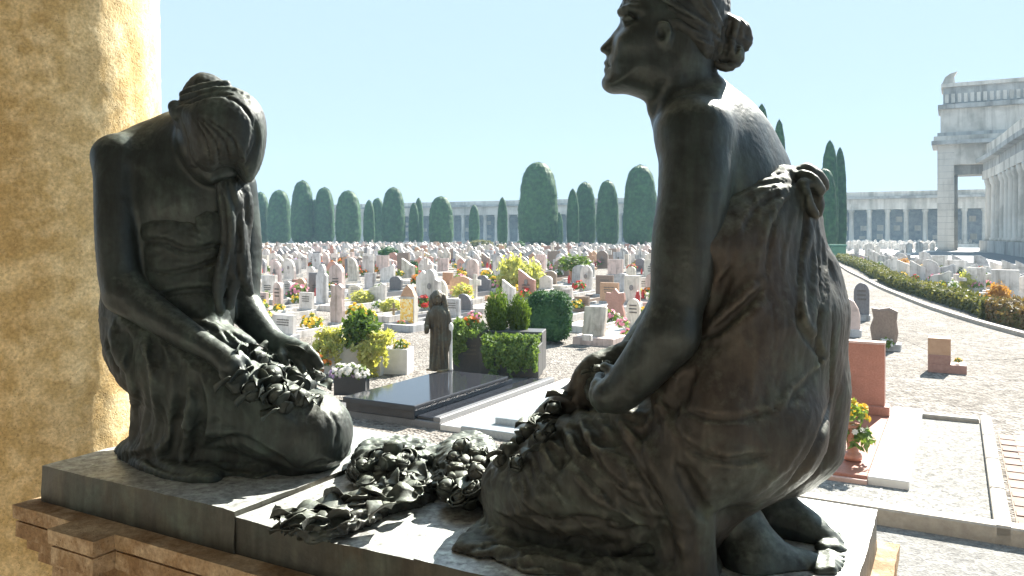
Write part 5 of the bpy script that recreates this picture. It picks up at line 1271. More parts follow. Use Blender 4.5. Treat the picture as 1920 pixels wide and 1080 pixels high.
# ============================================================ the field of graves
rg = random.Random(33)
SM = {'white': stone('white_stone', (0.66, 0.62, 0.58), (0.78, 0.74, 0.70), 5, .6, .05, None, .12, 7),
      'cream': stone('cream_stone', (0.66, 0.60, 0.51), (0.76, 0.70, 0.62), 6, .7, .08, None, .12, 7),
      'pale pink': stone('pale_pink_stone', (0.64, 0.50, 0.45), (0.74, 0.60, 0.55), 7, .6, .05, None, .12, 7),
      'light grey': stone('light_grey_stone', (0.46, 0.46, 0.47), (0.60, 0.60, 0.60), 9, .6, .05, None, .15, 7),
      'dark grey': stone('dark_grey_stone', (0.14, 0.14, 0.155), (0.24, 0.235, 0.24), 12, .45, .03, None, .2),
      'reddish': stone('reddish_stone', (0.36, 0.19, 0.15), (0.50, 0.29, 0.23), 20, .45, .02, None, .15),
      'orange brown': stone('orange_stone', (0.46, 0.27, 0.16), (0.60, 0.38, 0.24), 9, .6, .05, None, .12),
      'brown': stone('brown_stone', (0.22, 0.16, 0.13), (0.32, 0.25, 0.20), 14, .6, .05, None, .15)}
M_ltr = stone('engraved_lettering', (0.10, 0.09, 0.08), (0.16, 0.15, 0.13), 30, .6, 0)
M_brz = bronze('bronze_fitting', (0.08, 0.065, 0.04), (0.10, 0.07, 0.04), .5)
def arc_pts(cx, cz, r, a0, a1, n, sx=1.0): return [(cx + sx * r * math.cos(R(a0 + (a1 - a0) * i / n)), cz + r * math.sin(R(a0 + (a1 - a0) * i / n))) for i in range(n + 1)]
SH = {  # outlines, width 1 (-.5...5), height 1
    'square-topped': [(-.5, 0), (.5, 0), (.5, 1), (-.5, 1)],
    'round-topped': [(-.5, 0), (.5, 0), (.5, .66)] + arc_pts(0, .66, .5, 12, 168, 9)[0:] and [(-.5, 0), (.5, 0)] + [(.5 * math.cos(R(a)), .68 + .32 * math.sin(R(a))) for a in range(0, 181, 18)],
    'shouldered': [(-.5, 0), (.5, 0), (.5, .70)] + [(.32 * math.cos(R(a)), .76 + .24 * math.sin(R(a))) for a in range(0, 181, 22)] + [(-.5, .70)],
    'pointed': [(-.5, 0), (.5, 0), (.5, .72), (0, 1), (-.5, .72)],
    'oval': [(.5 * math.sin(R(a)), .5 - .5 * math.cos(R(a))) for a in range(0, 360, 22)],
    'slant-topped': [(-.5, 0), (.5, 0), (.5, .62), (.2, .70), (-.15, .86), (-.5, 1)],
    'wave-topped': [(-.5, 0), (.5, 0), (.5, .92), (.38, 1.0), (.2, .90), (0, .80), (-.2, .80), (-.42, .70), (-.5, .58)],
    'cross-shaped': [(-.14, 0), (.14, 0), (.14, .52), (.5, .52), (.5, .76), (.14, .76), (.14, 1), (-.14, 1), (-.14, .76), (-.5, .76), (-.5, .52), (-.14, .52)],
    'rough-hewn': [(-.42, 0), (.44, 0), (.5, .3), (.44, .62), (.48, .9), (.2, 1), (-.16, .95), (-.45, .98), (-.38, .7), (-.5, .42)],
    'waisted': [(-.5, 0), (.5, 0), (.46, .2), (.36, .45), (.5, .62), (.46, .86), (.2, .84), (0, 1), (-.2, .84), (-.46, .86), (-.5, .62), (-.36, .45), (-.46, .2)],
    'leaning-curve': [(-.5, 0), (.5, 0), (.5, .4), (.44, .62), (.28, .84), (.0, .97), (-.28, 1.0), (-.5, .94)]}
_cache = {}
def stone_me(shape, col, th=.12):
    key = (shape, col)
    if key not in _cache: _cache[key] = MB().prism(SH[shape], -.5, .5, bev=.06).mesh('headstone', SM[col])
    return _cache[key]
def blk(col):
    if ('b', col) not in _cache: _cache[('b', col)] = MB().box(-.5, .5, -.5, .5, 0, 1, .03).mesh('plinth', SM[col])
    return _cache[('b', col)]
def frame_me(col):
    if ('f', col) not in _cache:
        m = MB(); m.box(-.5, -.42, -1, 0, 0, 1); m.box(.42, .5, -1, 0, 0, 1); m.box(-.4199, .4199, -1, -.94, 0, .98); m.box(-.4198, .4198, -.939, -.02, 0, .55)
        _cache[('f', col)] = m.mesh('grave_border', SM[col])
    return _cache[('f', col)]
def cover_me(col):
    if ('c', col) not in _cache: _cache[('c', col)] = MB().box(-.5, .5, -1, 0, 0, 1, .05).mesh('cover_slab', SM[col])
    return _cache[('c', col)]
def letters_me(seed):
    if ('l', seed) not in _cache:
        r = random.Random(seed); m = MB()
        for k in range(3):
            z = .72 - .13 * k; x = -.3 + r.uniform(0, .06)
            while x < .28: w = r.uniform(.03, .09); m.box(x, x + w, -.03, 0, z, z + .055); x += w + .02
        _cache[('l', seed)] = m.mesh('inscription', M_ltr)
    return _cache[('l', seed)]
FC_ = {'yellow': (0.80, 0.55, 0.05), 'white': (0.80, 0.78, 0.74), 'pink': (0.75, 0.32, 0.42), 'red': (0.60, 0.05, 0.04), 'orange': (0.85, 0.30, 0.05), 'lilac': (0.55, 0.38, 0.65)}
FM = {}
for k_, c_ in FC_.items():
    m_, nt_, b_ = nodes(k_ + '_petals'); b_.inputs['Base Color'].default_value = (*c_, 1); b_.inputs['Roughness'].default_value = .6
    t_ = nt_.nodes.new('ShaderNodeBsdfTranslucent'); t_.inputs[0].default_value = (*c_, 1); x_ = nt_.nodes.new('ShaderNodeMixShader'); x_.inputs[0].default_value = .3
    nt_.links.new(b_.outputs[0], x_.inputs[1]); nt_.links.new(t_.outputs[0], x_.inputs[2]); nt_.links.new(x_.outputs[0], nt_.nodes['Material Output'].inputs[0]); FM[k_] = m_
def bouquet_me(col, seed=0, n=16, nl=70, petals=7):
    """unit-size bunch: leaves and many-petalled heads"""
    key = ('q', col, seed, n)
    if key in _cache: return _cache[key]
    r = random.Random(seed * 7 + hash(col) % 5 if False else seed * 7 + len(col)); m = MB()
    def smp(r): 
        a = r.uniform(0, 6.28); e = math.asin(r.uniform(0.0, 1)); o = Vector((math.cos(a) * math.cos(e), math.sin(a) * math.cos(e), math.sin(e))); return o * r.uniform(.25, .46) + Vector((0, 0, .28)), o
    v, f = leafy(nl, smp, .2, seed); m.add(v, f); nleaf = len(m.f)
    for i in range(n):
        a = r.uniform(0, 6.28); e = math.asin(r.uniform(0.05, 1)); o = Vector((math.cos(a) * math.cos(e), math.sin(a) * math.cos(e), math.sin(e)))
        c = o * r.uniform(.40, .5) + Vector((0, 0, .30)); s = r.uniform(.09, .15); q = o.to_track_quat('Z', 'Y').to_matrix()
        for ring, (rr_, zz_) in enumerate(((1.0, 0.0), (.62, .32))):
            for k in range(petals):
                b0 = 2 * math.pi * (k + .5 * ring) / petals; dw = math.pi / petals * 1.1
                pts = [Vector((0, 0, zz_ - .1)), Vector((math.cos(b0 - dw) * rr_ * .7, math.sin(b0 - dw) * rr_ * .7, zz_ + .12)), Vector((math.cos(b0) * rr_, math.sin(b0) * rr_, zz_ + .1)), Vector((math.cos(b0 + dw) * rr_ * .7, math.sin(b0 + dw) * rr_ * .7, zz_ + .12))]
                m.add([c + q @ (p * s) for p in pts], [(0, 1, 2, 3)])
    me = m.mesh('flowers', M_ivy); me.materials.append(FM[col])
    me.polygons.foreach_set('material_index', [0] * nleaf + [1] * (len(m.f) - nleaf)); _cache[key] = me; return me
pot_me = MB().lathe([(.28, 0), (.42, .5), (.5, .92), (.5, 1), (.40, 1), (.38, .9)], 12).mesh('pot', stone('terracotta', (.42, .19, .10), (.52, .27, .16), 12, .8, .1), True)
M_lred, _n, _b = nodes('red_glass'); _b.inputs['Base Color'].default_value = (.45, .03, .02, 1); _b.inputs['Roughness'].default_value = .2
lan_me = MB().lathe([(.05, 0), (.055, .02), (.045, .03), (.05, .15), (.03, .19), (.035, .21), (.005, .25)], 8).mesh('lantern', M_lred, True)
M_por = stone('enamel_portrait', (.10, .10, .11), (.34, .31, .29), 30, .25, 0)
por_me = MB().lathe([(.5, -.06), (.5, 0), (.46, .02)], 14).mesh('portrait', M_por)
GROUPF = 'graves in rows across the cemetery field'
def grave(p, w, h, shape, col, label, flower=None, border=True, th=.13, group=GROUPF, yaw=YAW, plinth=True, L=1.9, cover=False, fsize=.32, lean=0.0, cat='grave', text=False):
    g = empty('grave', p, yaw); tag(g, label, cat, group)
    ph = .14 if plinth else 0.0
    if shape == 'oval': ph = .16
    link('headstone', stone_me(shape, col), g, (0, 0, ph), (0, lean, 0), (w, th, h - ph))
    if plinth: link('plinth', blk(col if rg.random() < .6 else 'light grey'), g, (0, 0, 0), None, (w * 1.12, th * 1.9, ph))
    if border: link('grave_border', frame_me(col if rg.random() < .5 else 'white'), g, (0, -th * 1.2, 0), None, (max(w * 1.2, .75), L, .14))
    if cover: link('cover_slab', cover_me(col), g, (0, -th * 1.2, .14), None, (max(w * 1.1, .6), L * .9, .07))
    if flower: link('flowers', bouquet_me(flower, rg.randrange(3)), g, (rg.uniform(-.2, .2) * w, -rg.uniform(.3, .9), .10), (0, 0, rg.uniform(0, 6)), fsize * rg.uniform(.8, 1.3))
    if text: tag(link('inscription', letters_me(rg.randrange(4)), g, (0, -th / 2 - .001, ph), None, (w, .2, h - ph)), kind='stuff')
    return g
SP = [ # px0, px1, ytop, ybase, shape, colour, lean, flower, label
 (549, 573, 521, 562, 'oval', 'orange brown', .25, None, 'orange-brown oval stele leaning beside small dark iron fittings'),
 (611, 637, 490, 526, 'oval', 'reddish', 0, 'red', 'round reddish stone disc with red flowers at its foot'),
 (512, 531, 529, 590, 'round-topped', 'pale pink', 0, 'yellow', 'tall narrow pale pink stele rising beside the bowed woman\'s elbow'),
 (531, 549, 527, 562, 'round-topped', 'white', 0, None, 'small white round-topped stone just behind the tall narrow pink stele'),
 (618, 647, 532, 617, 'rough-hewn', 'pale pink', 0, None, 'tall irregular pinkish stele standing behind the yellow trailing plants'),
 (508, 558, 590, 640, 'square-topped', 'white', 0, None, 'broad plain white block stone beside the bowed woman\'s forearm'),
 (592, 616, 495, 578, 'shouldered', 'light grey', 0, None, 'tall grey-white shouldered stone left of the tall irregular pink stele'),
 (730, 755, 518, 552, 'round-topped', 'dark grey', 0, 'white', 'dark grey arch-topped stone beside the wave-topped white monument'),
 (690, 726, 531, 572, 'wave-topped', 'white', 0, None, 'low white wave-topped monument, the nearer of its pair'),
 (712, 742, 495, 535, 'wave-topped', 'white', 0, None, 'taller white wave-topped monument behind its nearer twin'),
 (780, 807, 507, 562, 'pointed', 'white', 0, None, 'tall white pointed stele just behind the robed bronze statue'),
 (811, 840, 522, 564, 'leaning-curve', 'cream', 0, None, 'beige stone with one curved shoulder above the robed statue\'s head'),
 (832, 864, 560, 604, 'square-topped', 'light grey', 0, None, 'light grey square stone between robed statue and planter'),
 (861, 886, 551, 592, 'leaning-curve', 'dark grey', 0, 'orange', 'dark grey curved stone with orange flowers above the granite planter'),
 (880, 902, 514, 566, 'cross-shaped', 'white', 0, None, 'white stone cross standing beside the dark square plaque stone'),
 (889, 921, 516, 552, 'shouldered', 'dark grey', 0, None, 'dark shouldered stone just behind the white stone cross'),
 (942, 967, 524, 576, 'slant-topped', 'white', 0, None, 'bright white slant-topped stone behind the twin dwarf conifers'),
 (1012, 1036, 517, 548, 'round-topped', 'white', 0, None, 'white round-topped stone rising behind the clipped thuja bush'),
 (1020, 1044, 508, 540, 'round-topped', 'brown', 0, None, 'brown round-topped stone behind the white one at the thuja'),
 (1078, 1105, 556, 590, 'square-topped', 'brown', 0, 'yellow', 'brown squat stone just behind the thuja bush and beige tablet'),
 (1136, 1172, 541, 606, 'waisted', 'reddish', 0, 'pink', 'reddish stone with waisted carved outline near the upright woman\'s arm'),
 (1126, 1160, 530, 574, 'square-topped', 'orange brown', 0, None, 'orange-pink rectangular stone behind the waisted reddish stone'),
 (1118, 1150, 516, 560, 'square-topped', 'brown', 0, None, 'brown rectangular stone behind the orange-pink one'),
 (1140, 1168, 486, 520, 'square-topped', 'pale pink', 0, None, 'wide pale pink square-topped stone in the middle distance by her arm'),
 (683, 706, 512, 548, 'square-topped', 'light grey', 0, None, 'light grey rectangular stone beside the low wave-topped monument'),
 (652, 680, 534, 566, 'round-topped', 'cream', 0, 'yellow', 'cream round-topped stone behind the leafy green plant'),
 (560, 590, 548, 590, 'square-topped', 'white', 0, 'yellow', 'white square-topped stone with yellow flowers in front of the oval stele'),
 (575, 592, 500, 535, 'round-topped', 'white', 0, None, 'white round-topped stone between oval stele and red disc'),
 (1052, 1074, 540, 566, 'square-topped', 'white', 0, None, 'small white square stone between the thuja and terracotta pot'),
 (1176, 1200, 560, 622, 'round-topped', 'cream', 0, 'pink', 'cream round-topped stone next to the upright woman\'s forearm'),
 (820, 842, 484, 512, 'square-topped', 'pale pink', 0, None, 'pale pink square stone behind the beige curved stone'),
 (830, 850, 511, 540, 'square-topped', 'orange brown', 0, None, 'peach square stone beside the grey one behind the robed statue'),
 (905, 922, 505, 530, 'pointed', 'pale pink', 0, None, 'pale pink pointed stone behind the dark shouldered stone'),
 (1175, 1192, 500, 530, 'round-topped', 'cream', 0, None, 'cream round-topped stone close to the upright woman\'s upper arm'),
 (1200, 1216, 520, 560, 'square-topped', 'white', 0, 'yellow', 'white square-topped stone with yellow flowers close to her elbow'),
 (470, 492, 520, 560, 'round-topped', 'white', 0, 'pink', 'white round-topped stone with pink flowers under the bowed woman\'s hair'),
 (482, 504, 548, 590, 'square-topped', 'pale pink', 0, 'red', 'pale pink stone with red flowers beside the bowed woman\'s wrist'),
 (1565, 1609, 555, 630, 'leaning-curve', 'pale pink', 0, None, 'pinkish-beige stele half hidden by the upright woman\'s sash'),
 (1603, 1628, 530, 601, 'round-topped', 'dark grey', 0, None, 'tall dark grey round-topped slab on the gravel beyond the pinkish stele'),
]
taken = []
for x0, x1, yt, yb, shp, col, lean, fl, lab in SP:
    p = G((x0 + x1) / 2, yb); q = p.y / FPX; w = (x1 - x0) * q / .93; h = (yb - yt) * q
    near = x0 > 1500
    g = grave(p, w, h, shp, col, lab, fl, border=not near and yb > 520, group='nearer graves facing the portico', lean=lean, th=max(.1, w * .18), text=(yb > 555 and shp in ('square-topped', 'round-topped')))
    if lean: g.children[0].rotation_euler = (0, 0, .9)
    taken.append(((x0 + x1) / 2, yb, (x1 - x0)))
# rows
RPX = []
colw = ['white'] * 32 + ['cream'] * 17 + ['pale pink'] * 20 + ['light grey'] * 14 + ['dark grey'] * 6 + ['reddish'] * 6 + ['orange brown'] * 4 + ['brown'] * 5
shw = ['square-topped'] * 8 + ['round-topped'] * 9 + ['shouldered'] * 6 + ['pointed'] * 4 + ['slant-topped'] * 5 + ['wave-topped'] * 4 + ['cross-shaped'] * 4 + ['rough-hewn'] * 2 + ['leaning-curve'] * 5
cells = []
vv = 14.5; row = 0
while vv < 91:
    row += 1; kk = 0; us = []
    u = -75.0 + rg.uniform(0, 1)
    while u < 40:
        u += rg.uniform(.92, 1.30)
        X = (UV * u + VV * (vv + rg.uniform(-.12, .12)))
        if X.y < 5: continue
        px = CX + FPX * X.x / X.y; py = HY + FPX * CAMZ / X.y
        if px < 300 or px > 1500: continue
        if (px < 452 or px > 1238) and (vv < 21 or (px > 1238 and vv < 21 + (px - 1238) * .09)): continue
        if vv < 19 and 840 < px < 1110: continue
        if vv < 26 and 995 < px < 1115 and py > 560: continue
        if py > 600 and px > 600: continue
        if any(abs(px - a) < (w_ * .5 + 12) and -16 < py - b < 22 for a, b, w_ in taken) and vv < 45: continue
        if rg.random() < .03: continue
        us.append((px, py, X))
    for px, py, X in sorted(us, key=lambda t: t[0]):
        if 452 <= px <= 1238: kk += 1
        cells.append((row, max(kk, 1), px, py, X, vv))
    vv += 2.1 + (1.2 if row % 6 == 0 else 0)
print('graves', len(cells))
NTH = near_word + ['thirty-first', 'thirty-second', 'thirty-third', 'thirty-fourth', 'thirty-fifth', 'thirty-sixth', 'thirty-seventh', 'thirty-eighth', 'thirty-ninth', 'fortieth', 'forty-first', 'forty-second', 'forty-third', 'forty-fourth', 'forty-fifth']
nthing = 0; far = {}
for row, kk, px, py, X, vv in cells:
    col = rg.choice(colw); shp = rg.choice(shw); w = rg.uniform(.42, .76); h = rg.uniform(.7, 1.15)
    if shp == 'cross-shaped': w = .6; h = rg.uniform(1.0, 1.4)
    fl = rg.choice([None, None, 'yellow', 'white', 'pink', 'red', 'orange', 'yellow', 'lilac']) if rg.random() < .9 else None
    if nthing < 235 and 452 <= px <= 1238:
        nthing += 1
        lab = f'{col} {shp} gravestone' + (f' with {fl} flowers' if fl else '') + f', {NTH[kk - 1]} along in {NTH[row - 1]} row of the field'
        g = grave(X, w, h, shp, col, lab, fl, border=vv < 42, th=rg.uniform(.1, .18), fsize=.5)
        if fl and rg.random() < .5: link('flowers', bouquet_me(rg.choice(['yellow', 'white', 'pink', fl]), rg.randrange(3)), g, (rg.uniform(-.3, .3), -rg.uniform(.8, 1.6), .05), None, rg.uniform(.3, .55))
        if vv < 60 and rg.random() < .45: link('lantern', lan_me, g, (rg.choice((-.3, .28)), -rg.uniform(.25, .5), .12), None, rg.uniform(1, 1.5))
        if vv < 45 and shp not in ('cross-shaped',) and rg.random() < .6: link('portrait', por_me, g, (0, -.095, h * .62), (math.pi / 2, 0, 0), (.12, .16, .1))
        if vv < 45 and rg.random() < .5: tag(link('inscription', letters_me(rg.randrange(4)), g, (0, -.09, .0), None, (w * .8, .4, h * .7)), kind='stuff')
        g.rotation_euler = (0, rg.gauss(0, .02), YAW + rg.gauss(0, .06))
    else:
        ms = far.setdefault((col), MB())
        pr_ = [(a * w, b * h) for a, b in SH[shp]]; t = .07
        n_ = len(pr_); c_, s_ = math.cos(YAW), math.sin(YAW)
        vs = [(X.x + a * c_ - y * s_, X.y + a * s_ + y * c_, b) for y in (-t, t) for a, b in pr_]
        ms.add(vs, [tuple(range(n_)), tuple(range(2 * n_ - 1, n_ - 1, -1))] + [((i + 1) % n_, i, n_ + i, n_ + (i + 1) % n_) for i in range(n_)])
        if fl and rg.random() < .7:
            mf = far.setdefault(('f', fl), MB()); me = bouquet_me(fl, rg.randrange(3)); s2 = rg.uniform(.35, .55)
            ox, oy = X.x + rg.uniform(-.3, .3), X.y - .4
            for q in range(7):
                a = Vector((rg.gauss(0, .16), rg.gauss(0, .16), rg.uniform(.1, .5))); d = .10
                mf.add([(ox + a.x - d, oy + a.y, a.z), (ox + a.x, oy + a.y - d, a.z - d * .4), (ox + a.x + d, oy + a.y, a.z), (ox + a.x, oy + a.y + d, a.z + d)], [(0, 1, 2, 3)])
# the distant rest, beyond counting, as one body
vs = []; fs = []; mi = []; mats = []
for key, mb in far.items():
    mats.append(SM[key] if isinstance(key, str) else FM[key[1]]); b = len(vs); vs += mb.v; fs += [tuple(i + b for i in f) for f in mb.f]; mi += [len(mats) - 1] * len(mb.f)
me = bpy.data.meshes.new('distant_gravestones'); me.from_pydata(vs, [], fs); me.update()
for m_ in mats: me.materials.append(m_)
me.polygons.foreach_set('material_index', mi)
tag(link('distant_gravestones', me), 'mass of small pale gravestones packed together in front of the clipped cypress row', 'gravestones', kind='stuff')
# ============================================================ shrubs among the graves
def bush_me(name, seed, mat, n=700, leaf=.09, sq=1.0, ragged=.12, core=True):
    m = MB()
    if core:
        P = []; nz, na = 12, 18
        for i in range(nz + 1):
            e = -math.pi / 2 + math.pi * i / nz
            for j in range(na): a = 2 * math.pi * j / na; P.append((math.cos(e) * math.cos(a), math.cos(e) * math.sin(a), math.sin(e)))
        P = np.array(P); P = np.sign(P) * np.abs(P) ** sq; f = .42 * (1 + ragged * 1.5 * vnoise(P / .45 + seed, seed)); V = P * f[:, None]; V[:, 2] += .46
        F = [(i * na + j, i * na + (j + 1) % na, (i + 1) * na + (j + 1) % na, (i + 1) * na + j) for i in range(nz) for j in range(na)]
        m.add(V.tolist(), F)
    def smp(r):
        e = math.asin(r.uniform(-.8, 1)); a = r.uniform(0, 6.28); o = np.array([math.cos(e) * math.cos(a), math.cos(e) * math.sin(a), math.sin(e)])
        q = np.sign(o) * np.abs(o) ** sq; p = q * (.42 + r.gauss(0, ragged * .3)) + np.array([0, 0, .46]); return tuple(p), tuple(o)
    v, f = leafy(n, smp, leaf, seed); m.add(v, f); return m.mesh(name, mat)
def shrub(px0, px1, yt, yb, mat, label, name='shrub', seed=0, n=700, leaf=.09, ragged=.12, sq=1.0, cat='shrub', stems=True):
    p = G((px0 + px1) / 2, yb); q = p.y / FPX; w = (px1 - px0) * q; h = (yb - yt) * q
    t = empty(name, p); tag(t, label, cat)
    link('foliage', bush_me('foliage', seed, mat, n, leaf, sq, ragged), t, (0, 0, 0), (0, 0, seed), (w * 1.08, w * 1.08, h))
    if stems: MB().tube([(0, 0, 0), (.02, 0, h * .45)], [.03, .02], 6).build('stem', M_bark, t)
    return t
shrub(985, 1074, 534, 642, M_thuja, 'dense clipped dark green thuja bush standing on the gravel beyond the granite planters', seed=3, n=4200, leaf=.045, ragged=.05, sq=.62)
shrub(938, 988, 480, 548, M_yel, 'tall yellow-green shrub behind the bright white slant-topped stone', seed=4, n=900, leaf=.13, ragged=.3)
shrub(972, 1018, 494, 546, M_yel, 'lower yellow-orange shrub beside the taller yellow-green one', seed=5, n=800, leaf=.13, ragged=.3)
shrub(768, 784, 487, 519, M_thuja, 'small dark green clipped column bush between pale gravestones', seed=6, n=700, leaf=.09, ragged=.04, sq=.6)
shrub(708, 750, 462, 502, M_thuja, 'bushy green shrub among far gravestones near the slim paired cypresses', seed=7, n=900, leaf=.1, ragged=.25)
shrub(878, 926, 447, 476, M_hedge, 'low rounded green hedge bush far off below the slim dark cypress', seed=8, n=900, leaf=.07, ragged=.1, sq=.8)
shrub(928, 952, 456, 476, M_hedge, 'small olive rounded bush right beside the low far hedge bush', seed=9, n=500, leaf=.1)
shrub(964, 986, 450, 474, M_thuja, 'small bright green round bush in front of the broad clipped cypress', seed=10, n=500, leaf=.1)
shrub(1203, 1232, 477, 506, M_thuja, 'blue-green spreading shrub beside the upright woman\'s upper arm', seed=11, n=800, leaf=.1, ragged=.25)
shrub(660, 702, 545, 572, M_yel, 'small yellow-green bush behind the pinkish irregular stele', seed=12, n=700, leaf=.12, ragged=.3)
shrub(716, 752, 560, 590, M_yel, 'small pale yellow bush in front of the wave-topped monuments', seed=13, n=700, leaf=.12, ragged=.3)
shrub(922, 946, 560, 588, M_con, 'small green bush between the curved dark stone and white stone', seed=14, n=600, leaf=.1, ragged=.2)
# potted plants
def potted(px0, px1, yt, ymid, yb, mat, label, seed, flower=None, pot=pot_me, potw=.45):
    p = G((px0 + px1) / 2, yb); q = p.y / FPX; w = (px1 - px0) * q; h = (yb - yt) * q; hp = (yb - ymid) * q
    t = empty('potted_plant', p); tag(t, label, 'potted plant')
    link('pot', pot, t, None, None, (w * potw, w * potw, hp))
    link('foliage', bush_me('foliage', seed, mat, 500, .14, 1.0, .35, core=False), t, (0, 0, hp * .85), (0, 0, seed), (w, w, h - hp * .85))
    if flower: link('flowers', bouquet_me(flower, 1), t, (0, 0, hp * .9), None, (w * .8, w * .8, (h - hp) * .9))
    return t
potted(1050, 1106, 478, 505, 534, M_con, 'leafy plant in a terracotta pot among the gravestones', 15, None, potw=.4)
potted(850, 886, 532, 556, 570, M_yel, 'dark pot of yellow and orange flowers behind the robed statue\'s shoulder', 16, 'orange')
potted(1118, 1130, 592, 604, 610, M_yel, 'small pot of yellow flowers beside the beige tablet grave', 17, 'yellow')
potted(492, 506, 546, 560, 572, M_ivy, 'small pot of yellow flowers behind the bowed woman\'s far wrist', 18, 'yellow')
potted(600, 622, 508, 520, 532, M_ivy, 'pot of green leaves and red blossoms at the round reddish disc', 19, 'red')
# little iron cross and golden shrine
IC = empty('iron_cross', G(738, 602)); tag(IC, 'small dark iron cross standing on the ground beside the golden shrine', 'cross')
qd = IC.location.y / FPX
MB().box(-.02, .02, -.02, .02, 0, 34 * qd).box(-8 * qd, 8 * qd, -.021, .021, 20 * qd, 24 * qd).build('bars', M_brz, IC, None, (0, 0, YAW))
M_gold, nt_, b_ = nodes('gilded_mosaic'); v_ = coords(nt_); w_ = voro(nt_, v_, 26); c_ = ramp(nt_, w_.outputs['Color'], [(.2, (.75, .42, .06)), (.5, (.85, .62, .16)), (.8, (.80, .74, .50))]).outputs[0]
nt_.links.new(c_, b_.inputs['Base Color']); b_.inputs['Roughness'].default_value = .45; b_.inputs['Metallic'].default_value = .3
GS = empty('grave', G(767, 612), YAW); tag(GS, 'shrine-like grave with golden orange mosaic panel on a pink base', 'grave', 'nearer graves facing the portico')
q = GS.location.y / FPX
MB().box(-17 * q, 17 * q, -.12, .12, 0, 6 * q, .01).build('plinth', SM['pale pink'], GS)
MB().box(-16 * q, 16 * q, -.08, .08, 6 * q, 56 * q, .01).build('headstone', SM['cream'], GS)
MB().box(-14.5 * q, 14.5 * q, -.10, -.081, 8 * q, 52 * q, .005).build('mosaic_panel', M_gold, GS)
MB().prism([(-16 * q, 0), (16 * q, 0), (9 * q, 14 * q), (0, 22 * q), (-9 * q, 14 * q)], -.06, .06).build('cap', SM['orange brown'], GS, (0, 0, 56.1 * q))
# beige tablet grave on its slab
BT = empty('grave', G(1112, 648), YAW); tag(BT, 'leaning beige tablet on a pale slab beside the clipped thuja bush', 'grave', 'nearer graves facing the portico')
def at_px(o, px, py, z): p = G(px, py, z) - o.location; return Matrix.Rotation(-o.rotation_euler.z, 3, 'Z') @ p
def box_px(o, name, px0, px1, py, h, dpth, z0, mat, bev=.01, dy=0.0, tilt=0.0):
    a = at_px(o, px0, py, z0); b = at_px(o, px1, py, z0)
    c = (a + b) / 2; w = (b - a).length
    return MB().box(-w / 2, w / 2, 0, dpth, 0, h, bev).build(name, mat, o, (c.x, c.y + dy, z0), (tilt, 0, 0))
box_px(BT, 'base_slab', 1070, 1152, 648, .14, 1.1, 0, SM['pale pink'])
box_px(BT, 'tablet', 1074, 1119, 634, .55, .12, .14, SM['cream'], .015, .35, -.22)
box_px(BT, 'book_rest', 1086, 1104, 640, .10, .10, .14, SM['white'], .01, .1)
# vase of dried orange flowers by the thuja
def vase_flowers(px, yb, yv, yt, col, label, mat, zb=0.0, vw=8, seed=0, prof=None, n=16, name='flower_vase'):
    p = G(px, yb, zb); q = p.y / FPX; t = empty(name, p); tag(t, label, 'vase'); hv = (yb - yv) * q; w = vw * q
    pf = prof or [(.36, 0), (.40, .1), (.30, .3), (.42, .85), (.5, 1.0), (.40, 1.0), (.3, .7)]
    MB().lathe([(a * w, b * hv) for a, b in pf], 20).build('vase', mat, t, smooth=True)
    s = (yv - yt) * q
    link('flowers', bouquet_me(col, seed, n), t, (0, 0, hv - .15 * s), None, (s * 1.1, s * 1.1, s * 1.2)); return t
vase_flowers(1012, 642, 617, 597, 'orange', 'slim white vase of orange flowers standing against the clipped thuja bush', M_white)
# ============================================================ right-hand part: granite tomb, stones, hedges
RT = empty('grave', G(1600, 900), YAW); tag(RT, 'red granite tomb with tall square headstone and long ledger beside the bronze woman\'s back', 'grave')
def block_uv(o, name, u0, u1, v0, v1, z0, z1, mat, bev=.006):
    p = Vector((*uvw(u0, v0), z0)) - o.location; p = Matrix.Rotation(-o.rotation_euler.z, 3, 'Z') @ p
    return MB().box(0, u1 - u0, 0, v1 - v0, 0, z1 - z0, bev).build(name, mat, o, p)
ZL = .12
u1_, v1_ = uvr(1705, 903, ZL + .0); u0_, v0_ = uvr(1626, 894, ZL); vt_ = uvr(1742, 768, ZL)[1]
block_uv(RT, 'side_slab', u0_, u1_, v1_, vt_, .03, ZL, M_white)
ul_ = uvr(1520, 880, ZL)[0]
block_uv(RT, 'ledger', ul_, u0_ - .004, v1_ + .01, vt_ - .1, .02, ZL - .004, M_redg)
block_uv(RT, 'foot_kerb', ul_, u0_, v1_ - .03, v1_ + .008, .0, .09, M_pinkg)
ua = uvr(1585, 776, ZL)[0]; ub2, vb2 = uvr(1668, 781, ZL)
block_uv(RT, 'plinth', ub2 - .72, ub2, vb2, vb2 + .22, ZL, ZL + .09, M_redg)
q = 8.9 / FPX
block_uv(RT, 'headstone', ub2 - .67, ub2 - .05, vb2 + .04, vb2 + .17, ZL + .09, ZL + .09 + 108 * q, M_redg, .004)
block_uv(RT, 'cap', ub2 - .675, ub2 - .045, vb2 + .035, vb2 + .175, ZL + .0903 + 108 * q, ZL + .09 + 112 * q, M_pinkg, .004)
M_rvase = stone('red_marble', (0.36, 0.15, 0.10), (0.52, 0.26, 0.19), 25, .3, 0)
VS = vase_flowers(1599, 862, 795, 738, 'yellow', 'red marble vase of yellow and white flowers on the red granite ledger', M_rvase, ZL, 34, 2,
             [(.42, 0), (.48, .04), (.50, .14), (.42, .20), (.30, .24), (.30, .5), (.36, .9), (.44, 1.0), (.34, 1.0), (.26, .8)], 22)
link('flowers', bouquet_me('white', 5, 12), VS, VS.children[1].location + Vector((.03, -.04, .03)), (0, 0, 2), (.30, .30, .36))
